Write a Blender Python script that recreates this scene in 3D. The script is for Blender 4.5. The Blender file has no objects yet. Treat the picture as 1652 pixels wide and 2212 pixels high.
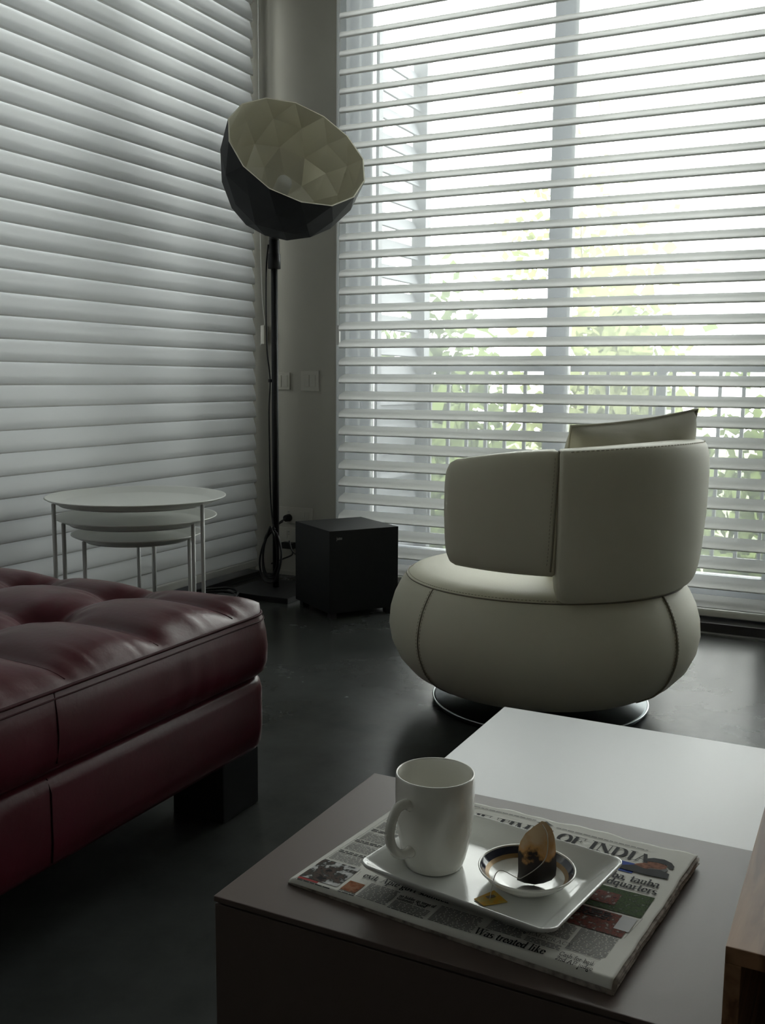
import bpy, bmesh, math, random
from mathutils import Vector, Matrix

random.seed(7)
sc = bpy.context.scene
col = sc.collection
H = 1.06                                   # eye height above the floor
PI = math.pi
cos, sin, rad = math.cos, math.sin, math.radians

# ------------------------------------------------------------------ camera
cd = bpy.data.cameras.new('camera')
cam = bpy.data.objects.new('camera', cd)
col.objects.link(cam)
cd.sensor_fit = 'VERTICAL'
cd.sensor_height = 24.0
cd.lens = 2138.83 * 24.0 / 2212.0
cd.clip_start, cd.clip_end = 0.02, 200
R_ = Vector((0.8938, 0.4484, 0.0081)).normalized()
F_ = Vector((-0.4435, 0.8865, -0.1320)).normalized()
U_ = R_.cross(F_).normalized()
R_ = F_.cross(U_).normalized()
cam.matrix_world = Matrix((
    (R_.x, U_.x, -F_.x, 0.0), (R_.y, U_.y, -F_.y, 0.0),
    (R_.z, U_.z, -F_.z, H), (0, 0, 0, 1)))
sc.camera = cam

# ------------------------------------------------------------------ sky
w = bpy.data.worlds.new('overcast_sky')
sc.world = w
w.use_nodes = True
bg = w.node_tree.nodes['Background']
bg.inputs['Color'].default_value = (1.0, 0.985, 0.955, 1)
bg.inputs['Strength'].default_value = 9.0


def portal(name, loc, rot, sx, sy):
    l = bpy.data.lights.new(name, 'AREA')
    l.shape = 'RECTANGLE'
    l.size, l.size_y = sx, sy
    l.cycles.is_portal = True
    o = bpy.data.objects.new(name, l)
    o.location, o.rotation_euler = loc, rot
    col.objects.link(o)


portal('window_portal', (-0.15, 4.80, 1.6), (-PI / 2, 0, 0), 4.8, 3.2)
portal('window_portal', (-3.40, 1.28, 1.6), (0, -PI / 2, 0), 3.2, 6.4)

vs = sc.view_settings
vs.view_transform = 'Standard'
vs.look = 'None'
vs.gamma = 1.0
vs.use_curve_mapping = False
vs.exposure = 0.22
sc.cycles.use_denoising = True
sc.cycles.max_bounces = 10
sc.cycles.diffuse_bounces = 5
sc.cycles.glossy_bounces = 4
sc.cycles.transmission_bounces = 8
sc.cycles.transparent_max_bounces = 16
sc.cycles.sample_clamp_indirect = 6.0
sc.cycles.caustics_reflective = False
sc.cycles.caustics_refractive = False


# ------------------------------------------------------------------ materials
def mat(name, color, rough=0.5, metal=0.0, spec=0.5, bump=None, vary=None, coat=0.0, sheen=0.0):
    """Principled material; bump=(scale, strength, distance); vary=(scale, second colour, low, high)."""
    m = bpy.data.materials.new(name)
    m.use_nodes = True
    nt = m.node_tree
    b = nt.nodes['Principled BSDF']
    b.inputs['Base Color'].default_value = (*color, 1)
    b.inputs['Roughness'].default_value = rough
    b.inputs['Metallic'].default_value = metal
    b.inputs['Specular IOR Level'].default_value = spec
    b.inputs['Coat Weight'].default_value = coat
    b.inputs['Coat Roughness'].default_value = 0.12
    b.inputs['Sheen Weight'].default_value = sheen
    if bump or vary:
        tc = nt.nodes.new('ShaderNodeTexCoord')
    if bump:
        n = nt.nodes.new('ShaderNodeTexNoise')
        n.inputs['Scale'].default_value = bump[0]
        n.inputs['Detail'].default_value = 4
        bp = nt.nodes.new('ShaderNodeBump')
        bp.inputs['Strength'].default_value = bump[1]
        bp.inputs['Distance'].default_value = bump[2]
        nt.links.new(tc.outputs['Object'], n.inputs['Vector'])
        nt.links.new(n.outputs['Fac'], bp.inputs['Height'])
        nt.links.new(bp.outputs['Normal'], b.inputs['Normal'])
    if vary:
        n = nt.nodes.new('ShaderNodeTexNoise')
        n.inputs['Scale'].default_value = vary[0]
        n.inputs['Detail'].default_value = 5
        r = nt.nodes.new('ShaderNodeValToRGB')
        r.color_ramp.elements[0].position = vary[2]
        r.color_ramp.elements[1].position = vary[3]
        r.color_ramp.elements[0].color = (*color, 1)
        r.color_ramp.elements[1].color = (*vary[1], 1)
        nt.links.new(tc.outputs['Object'], n.inputs['Vector'])
        nt.links.new(n.outputs['Fac'], r.inputs['Fac'])
        nt.links.new(r.outputs['Color'], b.inputs['Base Color'])
    return m


def fabric(name, color, trans, clear=0.0, mesh_scale=None):
    """Cloth that scatters some light back, lets some through and (a sheer) is partly open."""
    m = bpy.data.materials.new(name)
    m.use_nodes = True
    nt = m.node_tree
    nt.nodes.remove(nt.nodes['Principled BSDF'])
    out = nt.nodes['Material Output']
    d = nt.nodes.new('ShaderNodeBsdfDiffuse')
    t = nt.nodes.new('ShaderNodeBsdfTranslucent')
    d.inputs['Color'].default_value = (*color, 1)
    t.inputs['Color'].default_value = (*color, 1)
    mx = nt.nodes.new('ShaderNodeMixShader')
    mx.inputs['Fac'].default_value = trans
    nt.links.new(d.outputs[0], mx.inputs[1])
    nt.links.new(t.outputs[0], mx.inputs[2])
    last = mx
    if clear > 0:
        tr = nt.nodes.new('ShaderNodeBsdfTransparent')
        m2 = nt.nodes.new('ShaderNodeMixShader')
        m2.inputs['Fac'].default_value = clear
        nt.links.new(mx.outputs[0], m2.inputs[1])
        nt.links.new(tr.outputs[0], m2.inputs[2])
        last = m2
    nt.links.new(last.outputs[0], out.inputs['Surface'])
    return m


def glass_pane(name):
    m = bpy.data.materials.new(name)
    m.use_nodes = True
    nt = m.node_tree
    nt.nodes.remove(nt.nodes['Principled BSDF'])
    out = nt.nodes['Material Output']
    tr = nt.nodes.new('ShaderNodeBsdfTransparent')
    tr.inputs['Color'].default_value = (0.95, 0.98, 0.97, 1)
    gl = nt.nodes.new('ShaderNodeBsdfGlossy')
    gl.inputs['Roughness'].default_value = 0.02
    fr = nt.nodes.new('ShaderNodeFresnel')
    fr.inputs['IOR'].default_value = 1.45
    mx = nt.nodes.new('ShaderNodeMixShader')
    nt.links.new(fr.outputs[0], mx.inputs['Fac'])
    nt.links.new(tr.outputs[0], mx.inputs[1])
    nt.links.new(gl.outputs[0], mx.inputs[2])
    nt.links.new(mx.outputs[0], out.inputs['Surface'])
    return m


def wood_mat(name):
    m = bpy.data.materials.new(name)
    m.use_nodes = True
    nt = m.node_tree
    b = nt.nodes['Principled BSDF']
    b.inputs['Roughness'].default_value = 0.5
    b.inputs['Specular IOR Level'].default_value = 0.25
    tc = nt.nodes.new('ShaderNodeTexCoord')
    mp = nt.nodes.new('ShaderNodeMapping')
    mp.inputs['Scale'].default_value = (26, 1.6, 26)
    n = nt.nodes.new('ShaderNodeTexNoise')
    n.inputs['Scale'].default_value = 1.6
    n.inputs['Detail'].default_value = 8
    n.inputs['Distortion'].default_value = 0.8
    r = nt.nodes.new('ShaderNodeValToRGB')
    e = r.color_ramp.elements
    e[0].position, e[0].color = 0.32, (0.13, 0.060, 0.030, 1)
    e[1].position, e[1].color = 0.66, (0.37, 0.205, 0.110, 1)
    x = e.new(0.48)
    x.color = (0.27, 0.145, 0.075, 1)
    nt.links.new(tc.outputs['Object'], mp.inputs['Vector'])
    nt.links.new(mp.outputs[0], n.inputs['Vector'])
    nt.links.new(n.outputs['Fac'], r.inputs['Fac'])
    nt.links.new(r.outputs['Color'], b.inputs['Base Color'])
    return m


def floor_mat():
    m = bpy.data.materials.new('polished_grey_stone')
    m.use_nodes = True
    nt = m.node_tree
    b = nt.nodes['Principled BSDF']
    b.inputs['Specular IOR Level'].default_value = 0.16
    tc = nt.nodes.new('ShaderNodeTexCoord')
    n = nt.nodes.new('ShaderNodeTexNoise')
    n.inputs['Scale'].default_value = 2.2
    n.inputs['Detail'].default_value = 8
    n.inputs['Roughness'].default_value = 0.65
    r = nt.nodes.new('ShaderNodeValToRGB')
    e = r.color_ramp.elements
    e[0].position, e[0].color = 0.3, (0.033, 0.036, 0.034, 1)
    e[1].position, e[1].color = 0.75, (0.072, 0.077, 0.076, 1)
    rr = nt.nodes.new('ShaderNodeMapRange')
    rr.inputs['To Min'].default_value = 0.20
    rr.inputs['To Max'].default_value = 0.32
    nt.links.new(tc.outputs['Object'], n.inputs['Vector'])
    nt.links.new(n.outputs['Fac'], r.inputs['Fac'])
    nt.links.new(n.outputs['Fac'], rr.inputs['Value'])
    nt.links.new(r.outputs['Color'], b.inputs['Base Color'])
    nt.links.new(rr.outputs[0], b.inputs['Roughness'])
    return m


def photo_mat(name, cols, scale=60):
    """A printed photograph: blotches of the given inks."""
    m = bpy.data.materials.new(name)
    m.use_nodes = True
    nt = m.node_tree
    b = nt.nodes['Principled BSDF']
    b.inputs['Roughness'].default_value = 0.8
    b.inputs['Specular IOR Level'].default_value = 0.1
    tc = nt.nodes.new('ShaderNodeTexCoord')
    n = nt.nodes.new('ShaderNodeTexNoise')
    n.inputs['Scale'].default_value = scale
    n.inputs['Detail'].default_value = 5
    r = nt.nodes.new('ShaderNodeValToRGB')
    r.color_ramp.interpolation = 'EASE'
    e = r.color_ramp.elements
    k = len(cols)
    e[0].position, e[0].color = 0.3, (*cols[0], 1)
    e[1].position, e[1].color = 0.7, (*cols[-1], 1)
    for i in range(1, k - 1):
        x = e.new(0.3 + 0.4 * i / (k - 1))
        x.color = (*cols[i], 1)
    nt.links.new(tc.outputs['Object'], n.inputs['Vector'])
    nt.links.new(n.outputs['Fac'], r.inputs['Fac'])
    nt.links.new(r.outputs['Color'], b.inputs['Base Color'])
    return m


def teabag_mat():
    """Damp paper, dark where the leaves lie in the lower half, stained above."""
    m = bpy.data.materials.new('damp_tea_paper')
    m.use_nodes = True
    nt = m.node_tree
    b = nt.nodes['Principled BSDF']
    b.inputs['Roughness'].default_value = 0.55
    tc = nt.nodes.new('ShaderNodeTexCoord')
    sp = nt.nodes.new('ShaderNodeSeparateXYZ')
    n = nt.nodes.new('ShaderNodeTexNoise')
    n.inputs['Scale'].default_value = 70
    n.inputs['Detail'].default_value = 5
    ad = nt.nodes.new('ShaderNodeMath')
    ad.operation = 'MULTIPLY_ADD'
    ad.inputs[1].default_value = 0.060
    r = nt.nodes.new('ShaderNodeValToRGB')
    e = r.color_ramp.elements
    e[0].position, e[0].color = 0.50, (0.012, 0.008, 0.007, 1)
    e[1].position, e[1].color = 1.0, (0.80, 0.58, 0.34, 1)
    x = e.new(0.72)
    x.color = (0.03, 0.016, 0.012, 1)
    x = e.new(0.80)
    x.color = (0.72, 0.37, 0.12, 1)
    mr = nt.nodes.new('ShaderNodeMapRange')
    mr.inputs['From Min'].default_value = 0.0
    mr.inputs['From Max'].default_value = 0.085
    nt.links.new(tc.outputs['Object'], n.inputs['Vector'])
    nt.links.new(tc.outputs['Object'], sp.inputs[0])
    nt.links.new(n.outputs['Fac'], ad.inputs[0])
    nt.links.new(sp.outputs['Z'], ad.inputs[2])
    nt.links.new(ad.outputs[0], mr.inputs['Value'])
    nt.links.new(mr.outputs[0], r.inputs['Fac'])
    nt.links.new(r.outputs['Color'], b.inputs['Base Color'])
    return m


M = {}
M['floor'] = floor_mat()
M['wall'] = mat('warm_white_plaster', (0.42, 0.405, 0.355), 0.85, bump=(180, 0.15, 0.002))
M['dark_wall'] = mat('grey_plaster', (0.26, 0.25, 0.23), 0.85)
M['ceiling'] = mat('ceiling_plaster', (0.78, 0.77, 0.74), 0.9)
M['vane'] = fabric('blind_vane_cloth', (0.90, 0.90, 0.90), 0.50)
M['hem'] = fabric('blind_hem_cloth', (0.80, 0.80, 0.79), 0.04)
M['vane_shut'] = fabric('shut_vane_cloth', (0.84, 0.85, 0.86), 0.120)
M['sheer'] = fabric('sheer_voile', (0.88, 0.91, 0.95), 0.60, 0.70)
M['rail'] = mat('white_blind_rail', (0.72, 0.72, 0.69), 0.45)
M['alu'] = mat('grey_window_frame', (0.30, 0.32, 0.36), 0.45)
M['alu_edge'] = mat('pale_window_bead', (0.86, 0.88, 0.89), 0.4)
M['track'] = mat('dark_bronze_track', (0.055, 0.053, 0.055), 0.4, 0.6)
M['glass'] = glass_pane('window_glass')
M['chair'] = mat('cream_leather', (0.70, 0.675, 0.535), 0.5, spec=0.4, bump=(420, 0.18, 0.002), sheen=0.15)
M['chair_seam'] = mat('cream_leather_fold', (0.22, 0.20, 0.14), 0.6)
M['thread'] = mat('tan_thread', (0.42, 0.39, 0.29), 0.7)
M['cushion'] = mat('cream_weave', (0.66, 0.63, 0.52), 0.9, bump=(900, 0.5, 0.002), sheen=0.3)
M['steel'] = mat('brushed_steel', (0.13, 0.15, 0.16), 0.25, 1.0)
M['steel_rim'] = mat('bright_steel', (0.62, 0.66, 0.68), 0.16, 1.0)
M['sofa'] = mat('burgundy_leather', (0.074, 0.0046, 0.0125), 0.35, spec=0.32, bump=(70, 0.10, 0.004), vary=(7, (0.058, 0.0055, 0.010), 0.35, 0.7))
M['piping'] = mat('burgundy_piping', (0.045, 0.006, 0.010), 0.65, spec=0.15)
M['black_wood'] = mat('black_wood', (0.010, 0.010, 0.010), 0.5)
M['tray_white'] = mat('white_enamel', (0.84, 0.85, 0.81), 0.32)
M['leg_white'] = mat('white_tube', (0.60, 0.61, 0.60), 0.4)
M['black'] = mat('black_metal', (0.012, 0.012, 0.014), 0.45, 0.3)
M['shade_out'] = mat('black_faceted_shell', (0.011, 0.012, 0.014), 0.65, spec=0.25)
M['shade_in'] = mat('cream_shade_lining', (0.95, 0.92, 0.78), 0.34, 0.45)
M['bulb'] = fabric('frosted_glass_bulb', (0.97, 0.97, 0.94), 0.45)
M['sub'] = mat('black_ash_cabinet', (0.011, 0.012, 0.013), 0.5, spec=0.25, bump=(90, 0.1, 0.001))
M['silver'] = mat('silver_badge', (0.55, 0.55, 0.56), 0.3, 0.9)
M['plastic'] = mat('white_plastic', (0.47, 0.455, 0.40), 0.4)
M['plastic_gap'] = mat('grey_plastic', (0.30, 0.30, 0.28), 0.5)
M['cable'] = mat('black_rubber', (0.010, 0.010, 0.011), 0.5)
M['taupe'] = mat('taupe_lacquer', (0.116, 0.086, 0.076), 0.42, spec=0.30, bump=(300, 0.04, 0.001))
M['white_lac'] = mat('white_lacquer', (0.53, 0.545, 0.56), 0.34, spec=0.4)
M['wood'] = wood_mat('walnut')
M['paper'] = mat('newsprint', (0.72, 0.71, 0.665), 0.9, spec=0.12, bump=(60, 0.2, 0.002))
M['paper_edge'] = mat('newsprint_edge', (0.52, 0.47, 0.43), 0.9, spec=0.1, vary=(120, (0.26, 0.23, 0.21), 0.4, 0.65))
M['ink'] = mat('black_ink', (0.022, 0.022, 0.024), 0.7, spec=0.1)
M['ink_soft'] = mat('grey_ink', (0.13, 0.13, 0.13), 0.75, spec=0.1)
M['ink_red'] = mat('red_ink', (0.33, 0.05, 0.05), 0.7, spec=0.1)
M['ink_blue'] = mat('blue_ink', (0.025, 0.06, 0.30), 0.7, spec=0.1)
M['ink_white'] = mat('bare_paper', (0.55, 0.55, 0.56), 0.8, spec=0.1)
M['skin_ink'] = mat('printed_skin', (0.30, 0.14, 0.09), 0.8, spec=0.1, vary=(160, (0.13, 0.055, 0.035), 0.4, 0.65))
M['ph_match'] = photo_mat('printed_match', [(0.02, 0.02, 0.02), (0.10, 0.07, 0.06), (0.05, 0.05, 0.045), (0.5, 0.5, 0.5), (0.62, 0.6, 0.6)], 105)
M['ph_green'] = photo_mat('printed_garden', [(0.02, 0.03, 0.015), (0.06, 0.10, 0.035), (0.03, 0.05, 0.02), (0.16, 0.19, 0.14)], 240)
M['ph_red'] = photo_mat('printed_street', [(0.05, 0.02, 0.018), (0.20, 0.06, 0.045), (0.10, 0.05, 0.04), (0.42, 0.38, 0.34)], 210)
M['ph_face'] = photo_mat('printed_portrait', [(0.02, 0.02, 0.015), (0.30, 0.11, 0.05), (0.34, 0.16, 0.09), (0.10, 0.06, 0.03)], 130)
M['porcelain'] = mat('white_porcelain', (0.90, 0.89, 0.83), 0.13, coat=0.4)
M['tray_glaze'] = mat('white_tray_glaze', (0.80, 0.81, 0.79), 0.16, coat=0.3)
M['navy'] = mat('navy_glaze', (0.008, 0.010, 0.030), 0.12, coat=0.5)
M['gold'] = mat('gold_glaze', (0.30, 0.185, 0.07), 0.35, 0.3)
M['teabag'] = teabag_mat()
M['string'] = mat('cotton_string', (0.58, 0.56, 0.50), 0.9)
M['tag'] = mat('yellow_tag', (0.60, 0.33, 0.025), 0.6, vary=(90, (0.50, 0.42, 0.10), 0.45, 0.6))
M['tag_print'] = mat('tag_print', (0.16, 0.13, 0.08), 0.7)
M['out_white'] = mat('pale_paint', (0.13, 0.137, 0.15), 0.6)
M['out_grey'] = mat('grey_paint', (0.10, 0.105, 0.115), 0.55)
M['out_floor'] = mat('pale_tile', (0.36, 0.36, 0.35), 0.7)
M['ground'] = mat('garden_ground', (0.055, 0.070, 0.035), 0.95, vary=(0.6, (0.10, 0.10, 0.07), 0.4, 0.6))
M['leaf_a'] = fabric('leaf_green', (0.150, 0.190, 0.080), 0.35)
M['leaf_b'] = fabric('leaf_pale', (0.225, 0.250, 0.125), 0.35)
M['leaf_c'] = fabric('leaf_dark', (0.125, 0.155, 0.085), 0.35)
M['bark'] = mat('bark', (0.16, 0.13, 0.10), 0.9)


# ------------------------------------------------------------------ builders
def empty(name, loc, label=None, cat=None, group=None):
    o = bpy.data.objects.new(name, None)
    o.location = loc
    o.empty_display_size = 0.05
    col.objects.link(o)
    if label:
        o['label'] = label
    if cat:
        o['category'] = cat
    if group:
        o['group'] = group
    return o


def tag(o, label=None, cat=None, group=None, kind=None):
    for k, v in (('label', label), ('category', cat), ('group', group), ('kind', kind)):
        if v:
            o[k] = v
    return o


def world_of(o):
    """World place of an object built here (no rotations on the parents)."""
    v = Vector(o.location)
    if o.parent:
        v = Vector((0, 0, 0)) + v + o.matrix_parent_inverse.translation + world_of(o.parent)
    return v


def link(name, me, m=None, parent=None, smooth=False):
    o = bpy.data.objects.new(name, me)
    col.objects.link(o)
    if m is not None:
        me.materials.append(m)
    if smooth:
        for p in me.polygons:
            p.use_smooth = True
    if parent:
        o.parent = parent
        o.matrix_parent_inverse = Matrix.Translation(-world_of(parent))
    return o


def mesh(name, verts, faces, m=None, parent=None, smooth=False):
    me = bpy.data.meshes.new(name)
    me.from_pydata([tuple(v) for v in verts], [], faces)
    me.update()
    return link(name, me, m, parent, smooth)


def frombm(name, bm, m=None, parent=None, smooth=False):
    me = bpy.data.meshes.new(name)
    bm.normal_update()
    bm.to_mesh(me)
    bm.free()
    return link(name, me, m, parent, smooth)


def bm_box(bm, lo, hi, bevel=0.0, mtx=None, seg=2):
    b2 = bmesh.new()
    bmesh.ops.create_cube(b2, size=1.0)
    s = [hi[i] - lo[i] for i in range(3)]
    c = [(hi[i] + lo[i]) / 2 for i in range(3)]
    for v in b2.verts:
        v.co = Vector((v.co.x * s[0] + c[0], v.co.y * s[1] + c[1], v.co.z * s[2] + c[2]))
    if bevel > 0:
        bmesh.ops.bevel(b2, geom=b2.edges[:], offset=bevel, segments=seg, affect='EDGES', profile=0.7)
    if mtx:
        for v in b2.verts:
            v.co = mtx @ v.co
    me = bpy.data.meshes.new('tmp')
    b2.to_mesh(me)
    b2.free()
    bm.from_mesh(me)
    bpy.data.meshes.remove(me)


def box(name, lo, hi, m, parent=None, bevel=0.0, mtx=None, seg=2):
    bm = bmesh.new()
    bm_box(bm, lo, hi, bevel, mtx, seg)
    return frombm(name, bm, m, parent)


def tube_data(path, r, seg=8, closed=False):
    path = [Vector(p) for p in path]
    n = len(path)
    verts, faces = [], []
    up = None
    for i, p in enumerate(path):
        a = path[(i - 1) % n] if (i > 0 or closed) else p
        b = path[(i + 1) % n] if (i < n - 1 or closed) else p
        t = (b - a).normalized()
        if up is None:
            up = Vector((0, 0, 1)) if abs(t.z) < 0.9 else Vector((1, 0, 0))
        s = t.cross(up)
        if s.length < 1e-6:
            s = t.orthogonal()
        s.normalize()
        up = s.cross(t).normalized()
        rr = r[i] if isinstance(r, (list, tuple)) else r
        for k in range(seg):
            an = 2 * PI * k / seg
            verts.append(p + (s * cos(an) + up * sin(an)) * rr)
    m_ = n if closed else n - 1
    for i in range(m_):
        j = (i + 1) % n
        for k in range(seg):
            k2 = (k + 1) % seg
            faces.append((i * seg + k, i * seg + k2, j * seg + k2, j * seg + k))
    if not closed:
        faces.append(tuple(reversed(range(seg))))
        faces.append(tuple((n - 1) * seg + k for k in range(seg)))
    return verts, faces


def tube(name, path, r, m, parent=None, seg=8, closed=False):
    v, f = tube_data(path, r, seg, closed)
    return mesh(name, v, f, m, parent, True)


def smooth_path(pts, k=8):
    """Catmull-Rom through the points."""
    pts = [Vector(p) for p in pts]
    out = []
    for i in range(len(pts) - 1):
        p0 = pts[max(i - 1, 0)]
        p1, p2 = pts[i], pts[i + 1]
        p3 = pts[min(i + 2, len(pts) - 1)]
        for j in range(k):
            t = j / k
            out.append(0.5 * ((2 * p1) + (p2 - p0) * t + (2 * p0 - 5 * p1 + 4 * p2 - p3) * t * t
                              + (3 * p1 - p0 - 3 * p2 + p3) * t ** 3))
    out.append(pts[-1])
    return out


def lathe(name, prof, m, parent=None, seg=48, c=(0, 0, 0), smooth=True, cap_top=False, cap_bot=False):
    verts, faces = [], []
    for r, z in prof:
        for k in range(seg):
            a = 2 * PI * k / seg
            verts.append((c[0] + r * cos(a), c[1] + r * sin(a), c[2] + z))
    for i in range(len(prof) - 1):
        for k in range(seg):
            k2 = (k + 1) % seg
            faces.append((i * seg + k, i * seg + k2, (i + 1) * seg + k2, (i + 1) * seg + k))
    if cap_bot:
        faces.append(tuple(reversed(range(seg))))
    if cap_top:
        faces.append(tuple((len(prof) - 1) * seg + k for k in range(seg)))
    return mesh(name, verts, faces, m, parent, smooth)


def dashes(name, path, m, parent, length=0.006, gap=0.005, r=0.0009):
    """A row of stitches along a path (one piece of stitching)."""
    path = [Vector(p) for p in path]
    verts, faces = [], []
    acc = 0.0
    on = True
    seg_start = path[0]
    pos = path[0]
    i = 0
    while i < len(path) - 1:
        d = path[i + 1] - pos
        need = (length if on else gap) - acc
        if d.length >= need:
            pos = pos + d.normalized() * need
            if on:
                v, f = tube_data([seg_start, pos], r, 4)
                o = len(verts)
                verts += v
                faces += [tuple(q + o for q in ff) for ff in f]
            on = not on
            acc = 0.0
            seg_start = pos
        else:
            acc += d.length
            pos = path[i + 1]
            i += 1
    o = mesh(name, verts, faces, m, parent)
    o['kind'] = 'stuff'
    return o


def copies(proto, n, step, group=None):
    """n more copies of a part, each shifted by step, sharing its mesh."""
    out = []
    for k in range(1, n + 1):
        c = proto.copy()
        c.location = Vector(proto.location) + Vector(step) * k
        col.objects.link(c)
        out.append(c)
    return out


# ------------------------------------------------------------------ room shell
def struct(o):
    o['kind'] = 'structure'
    return o


XL, YP = -3.06, 4.54                       # left wall plane, corner pier face
struct(box('floor', (-3.35, -2.2, -0.12), (2.6, 4.86, 0.0), M['floor']))
struct(box('ceiling', (-3.35, -2.2, 3.35), (2.6, 4.86, 3.47), M["ceiling"]))
struct(box('wall_back', (-3.35, -2.35, 0), (2.6, -2.2, 3.35), M['dark_wall']))
struct(box('wall_right', (2.6, -2.2, 0), (2.75, 4.86, 3.35), M['dark_wall']))
bm = bmesh.new()
bm_box(bm, (-3.35, YP, 0), (-2.545, 4.86, 3.35))          # corner pier
bm_box(bm, (2.25, YP, 0), (2.6, 4.86, 3.35))
bm_box(bm, (-2.545, YP, 3.18), (2.25, 4.86, 3.35))        # over the window
struct(frombm('wall_front', bm, M['wall']))
bm = bmesh.new()
bm_box(bm, (-3.35, -2.2, 0), (XL, -1.9, 3.35))
bm_box(bm, (-3.35, -1.9, 3.18), (XL, YP, 3.35))
bm_box(bm, (-3.85, 4.46, 0), (XL, YP, 3.35))  # outer return, added out of view to shade the vanes near the corner
struct(frombm('wall_left', bm, M['wall']))
struct(box('baseboard_front', (-3.05, 4.53, 0.0), (-2.55, 4.54, 0.022), M['wall']))

# floor-level door tracks under both blinds
bm = bmesh.new()
bm_box(bm, (-2.545, 4.312, 0.0), (2.25, 4.66, 0.045), 0.003)
trk = struct(frombm('trim_1', bm, M['track']))
t_ = box('metal_strip', (-2.545, 4.306, 0.0), (2.25, 4.312, 0.006), M['silver'], trk)
bm = bmesh.new()
bm_box(bm, (-3.20, -1.9, 0.0), (-2.965, 4.46, 0.026), 0.003)
struct(frombm('trim_2', bm, M['track']))

# ------------------------------------------------------------------ windows
def window(name, fr_boxes, bead_boxes, panes, axis):
    r = empty(name, (0, 0, 0))
    struct(r)
    for nm, lo, hi in fr_boxes:
        box(nm, lo, hi, M['alu'], r, 0.004)
    for lo, hi in bead_boxes:
        box('bead', lo, hi, M['alu_edge'], r)
    for lo, hi in panes:
        box('pane', lo, hi, M['glass'], r)
    return r


WY = 4.66
fr = [('jamb', (-2.545, WY, 0.045), (-2.487, WY + 0.09, 3.18)),
      ('sash_stile', (-2.482, WY + 0.02, 0.045), (-2.425, WY + 0.08, 3.18)),
      ('mullion', (-1.462, WY, 0.045), (-1.372, WY + 0.09, 3.18)),
      ('mullion', (-0.432, WY, 0.045), (-0.342, WY + 0.09, 3.18)),
      ('mullion', (0.60, WY, 0.045), (0.69, WY + 0.09, 3.18)),
      ('mullion', (1.63, WY, 0.045), (1.72, WY + 0.09, 3.18)),
      ('jamb', (2.18, WY, 0.045), (2.25, WY + 0.09, 3.18)),
      ('bottom_rail', (-2.425, WY + 0.01, 0.045), (-1.462, WY + 0.08, 0.185)),
      ('bottom_rail', (-1.372, WY + 0.01, 0.045), (-0.432, WY + 0.08, 0.185)),
      ('bottom_rail', (-0.342, WY + 0.01, 0.045), (2.18, WY + 0.08, 0.185)),
      ('top_rail', (-2.425, WY + 0.01, 3.08), (2.18, WY + 0.08, 3.18))]
beads = [((-2.546, 4.536, 0.0), (-2.538, WY, 3.18)),  # jamb liner: daylight on the jamb put into its pale colour
         ((-2.488, WY + 0.005, 0.045), (-2.481, WY + 0.03, 3.18)),
         ((-2.425, WY + 0.02, 0.185), (-2.416, WY + 0.06, 3.08)),
         ((-1.372, WY + 0.02, 0.185), (-1.355, WY + 0.06, 3.08)),
         ((-0.342, WY + 0.02, 0.185), (-0.325, WY + 0.06, 3.08))]
panes = [((-2.425, WY + 0.045, 0.185), (-1.462, WY + 0.051, 3.08)),
         ((-1.372, WY + 0.045, 0.185), (-0.432, WY + 0.051, 3.08)),
         ((-0.342, WY + 0.045, 0.185), (2.18, WY + 0.051, 3.08))]
window('window_1', fr, beads, panes, 1)
fr = [('jamb', (-3.33, 4.38, 0.026), (-3.25, 4.46, 3.18)),
      ('mullion', (-3.33, 3.30, 0.026), (-3.25, 3.40, 3.18)),
      ('mullion', (-3.33, 2.05, 0.026), (-3.25, 2.15, 3.18)),
      ('jamb', (-3.33, -1.90, 0.026), (-3.25, -1.82, 3.18)),
      ('mullion', (-3.33, 0.10, 0.026), (-3.25, 0.20, 3.18)),
      ('bottom_rail', (-3.32, 3.40, 0.026), (-3.26, 4.38, 0.14)),
      ('bottom_rail', (-3.32, 2.15, 0.026), (-3.26, 3.30, 0.14)),
      ('bottom_rail', (-3.32, -1.82, 0.026), (-3.26, 2.05, 0.14)),
      ('top_rail', (-3.32, -1.82, 3.08), (-3.26, 4.38, 3.18))]
panes = [((-3.298, 3.40, 0.14), (-3.292, 4.38, 3.08)),
         ((-3.298, 2.15, 0.14), (-3.292, 3.30, 3.08)),
         ((-3.298, -1.82, 0.14), (-3.292, 2.05, 3.08))]
window('window_2', fr, [], panes, 0)

# ------------------------------------------------------------------ blinds
S = 0.087


def vane_strip(prof, a0, a1, axis, n=10, sag=0.0, seed=0):
    """A curved vane: the profile (depth, height) swept along the wall."""
    rnd = random.Random(seed)
    verts, faces = [], []
    ph = rnd.uniform(0, 6)
    for i in range(n + 1):
        t = i / n
        a = a0 + (a1 - a0) * t
        dz = sag * sin(PI * t * 3 + ph)
        for d, z in prof:
            verts.append((a, d, z + dz) if axis == 'x' else (d, a, z + dz))
    k = len(prof)
    for i in range(n):
        for j in range(k - 1):
            faces.append((i * k + j, (i + 1) * k + j, (i + 1) * k + j + 1, i * k + j + 1))
    return verts, faces


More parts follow.
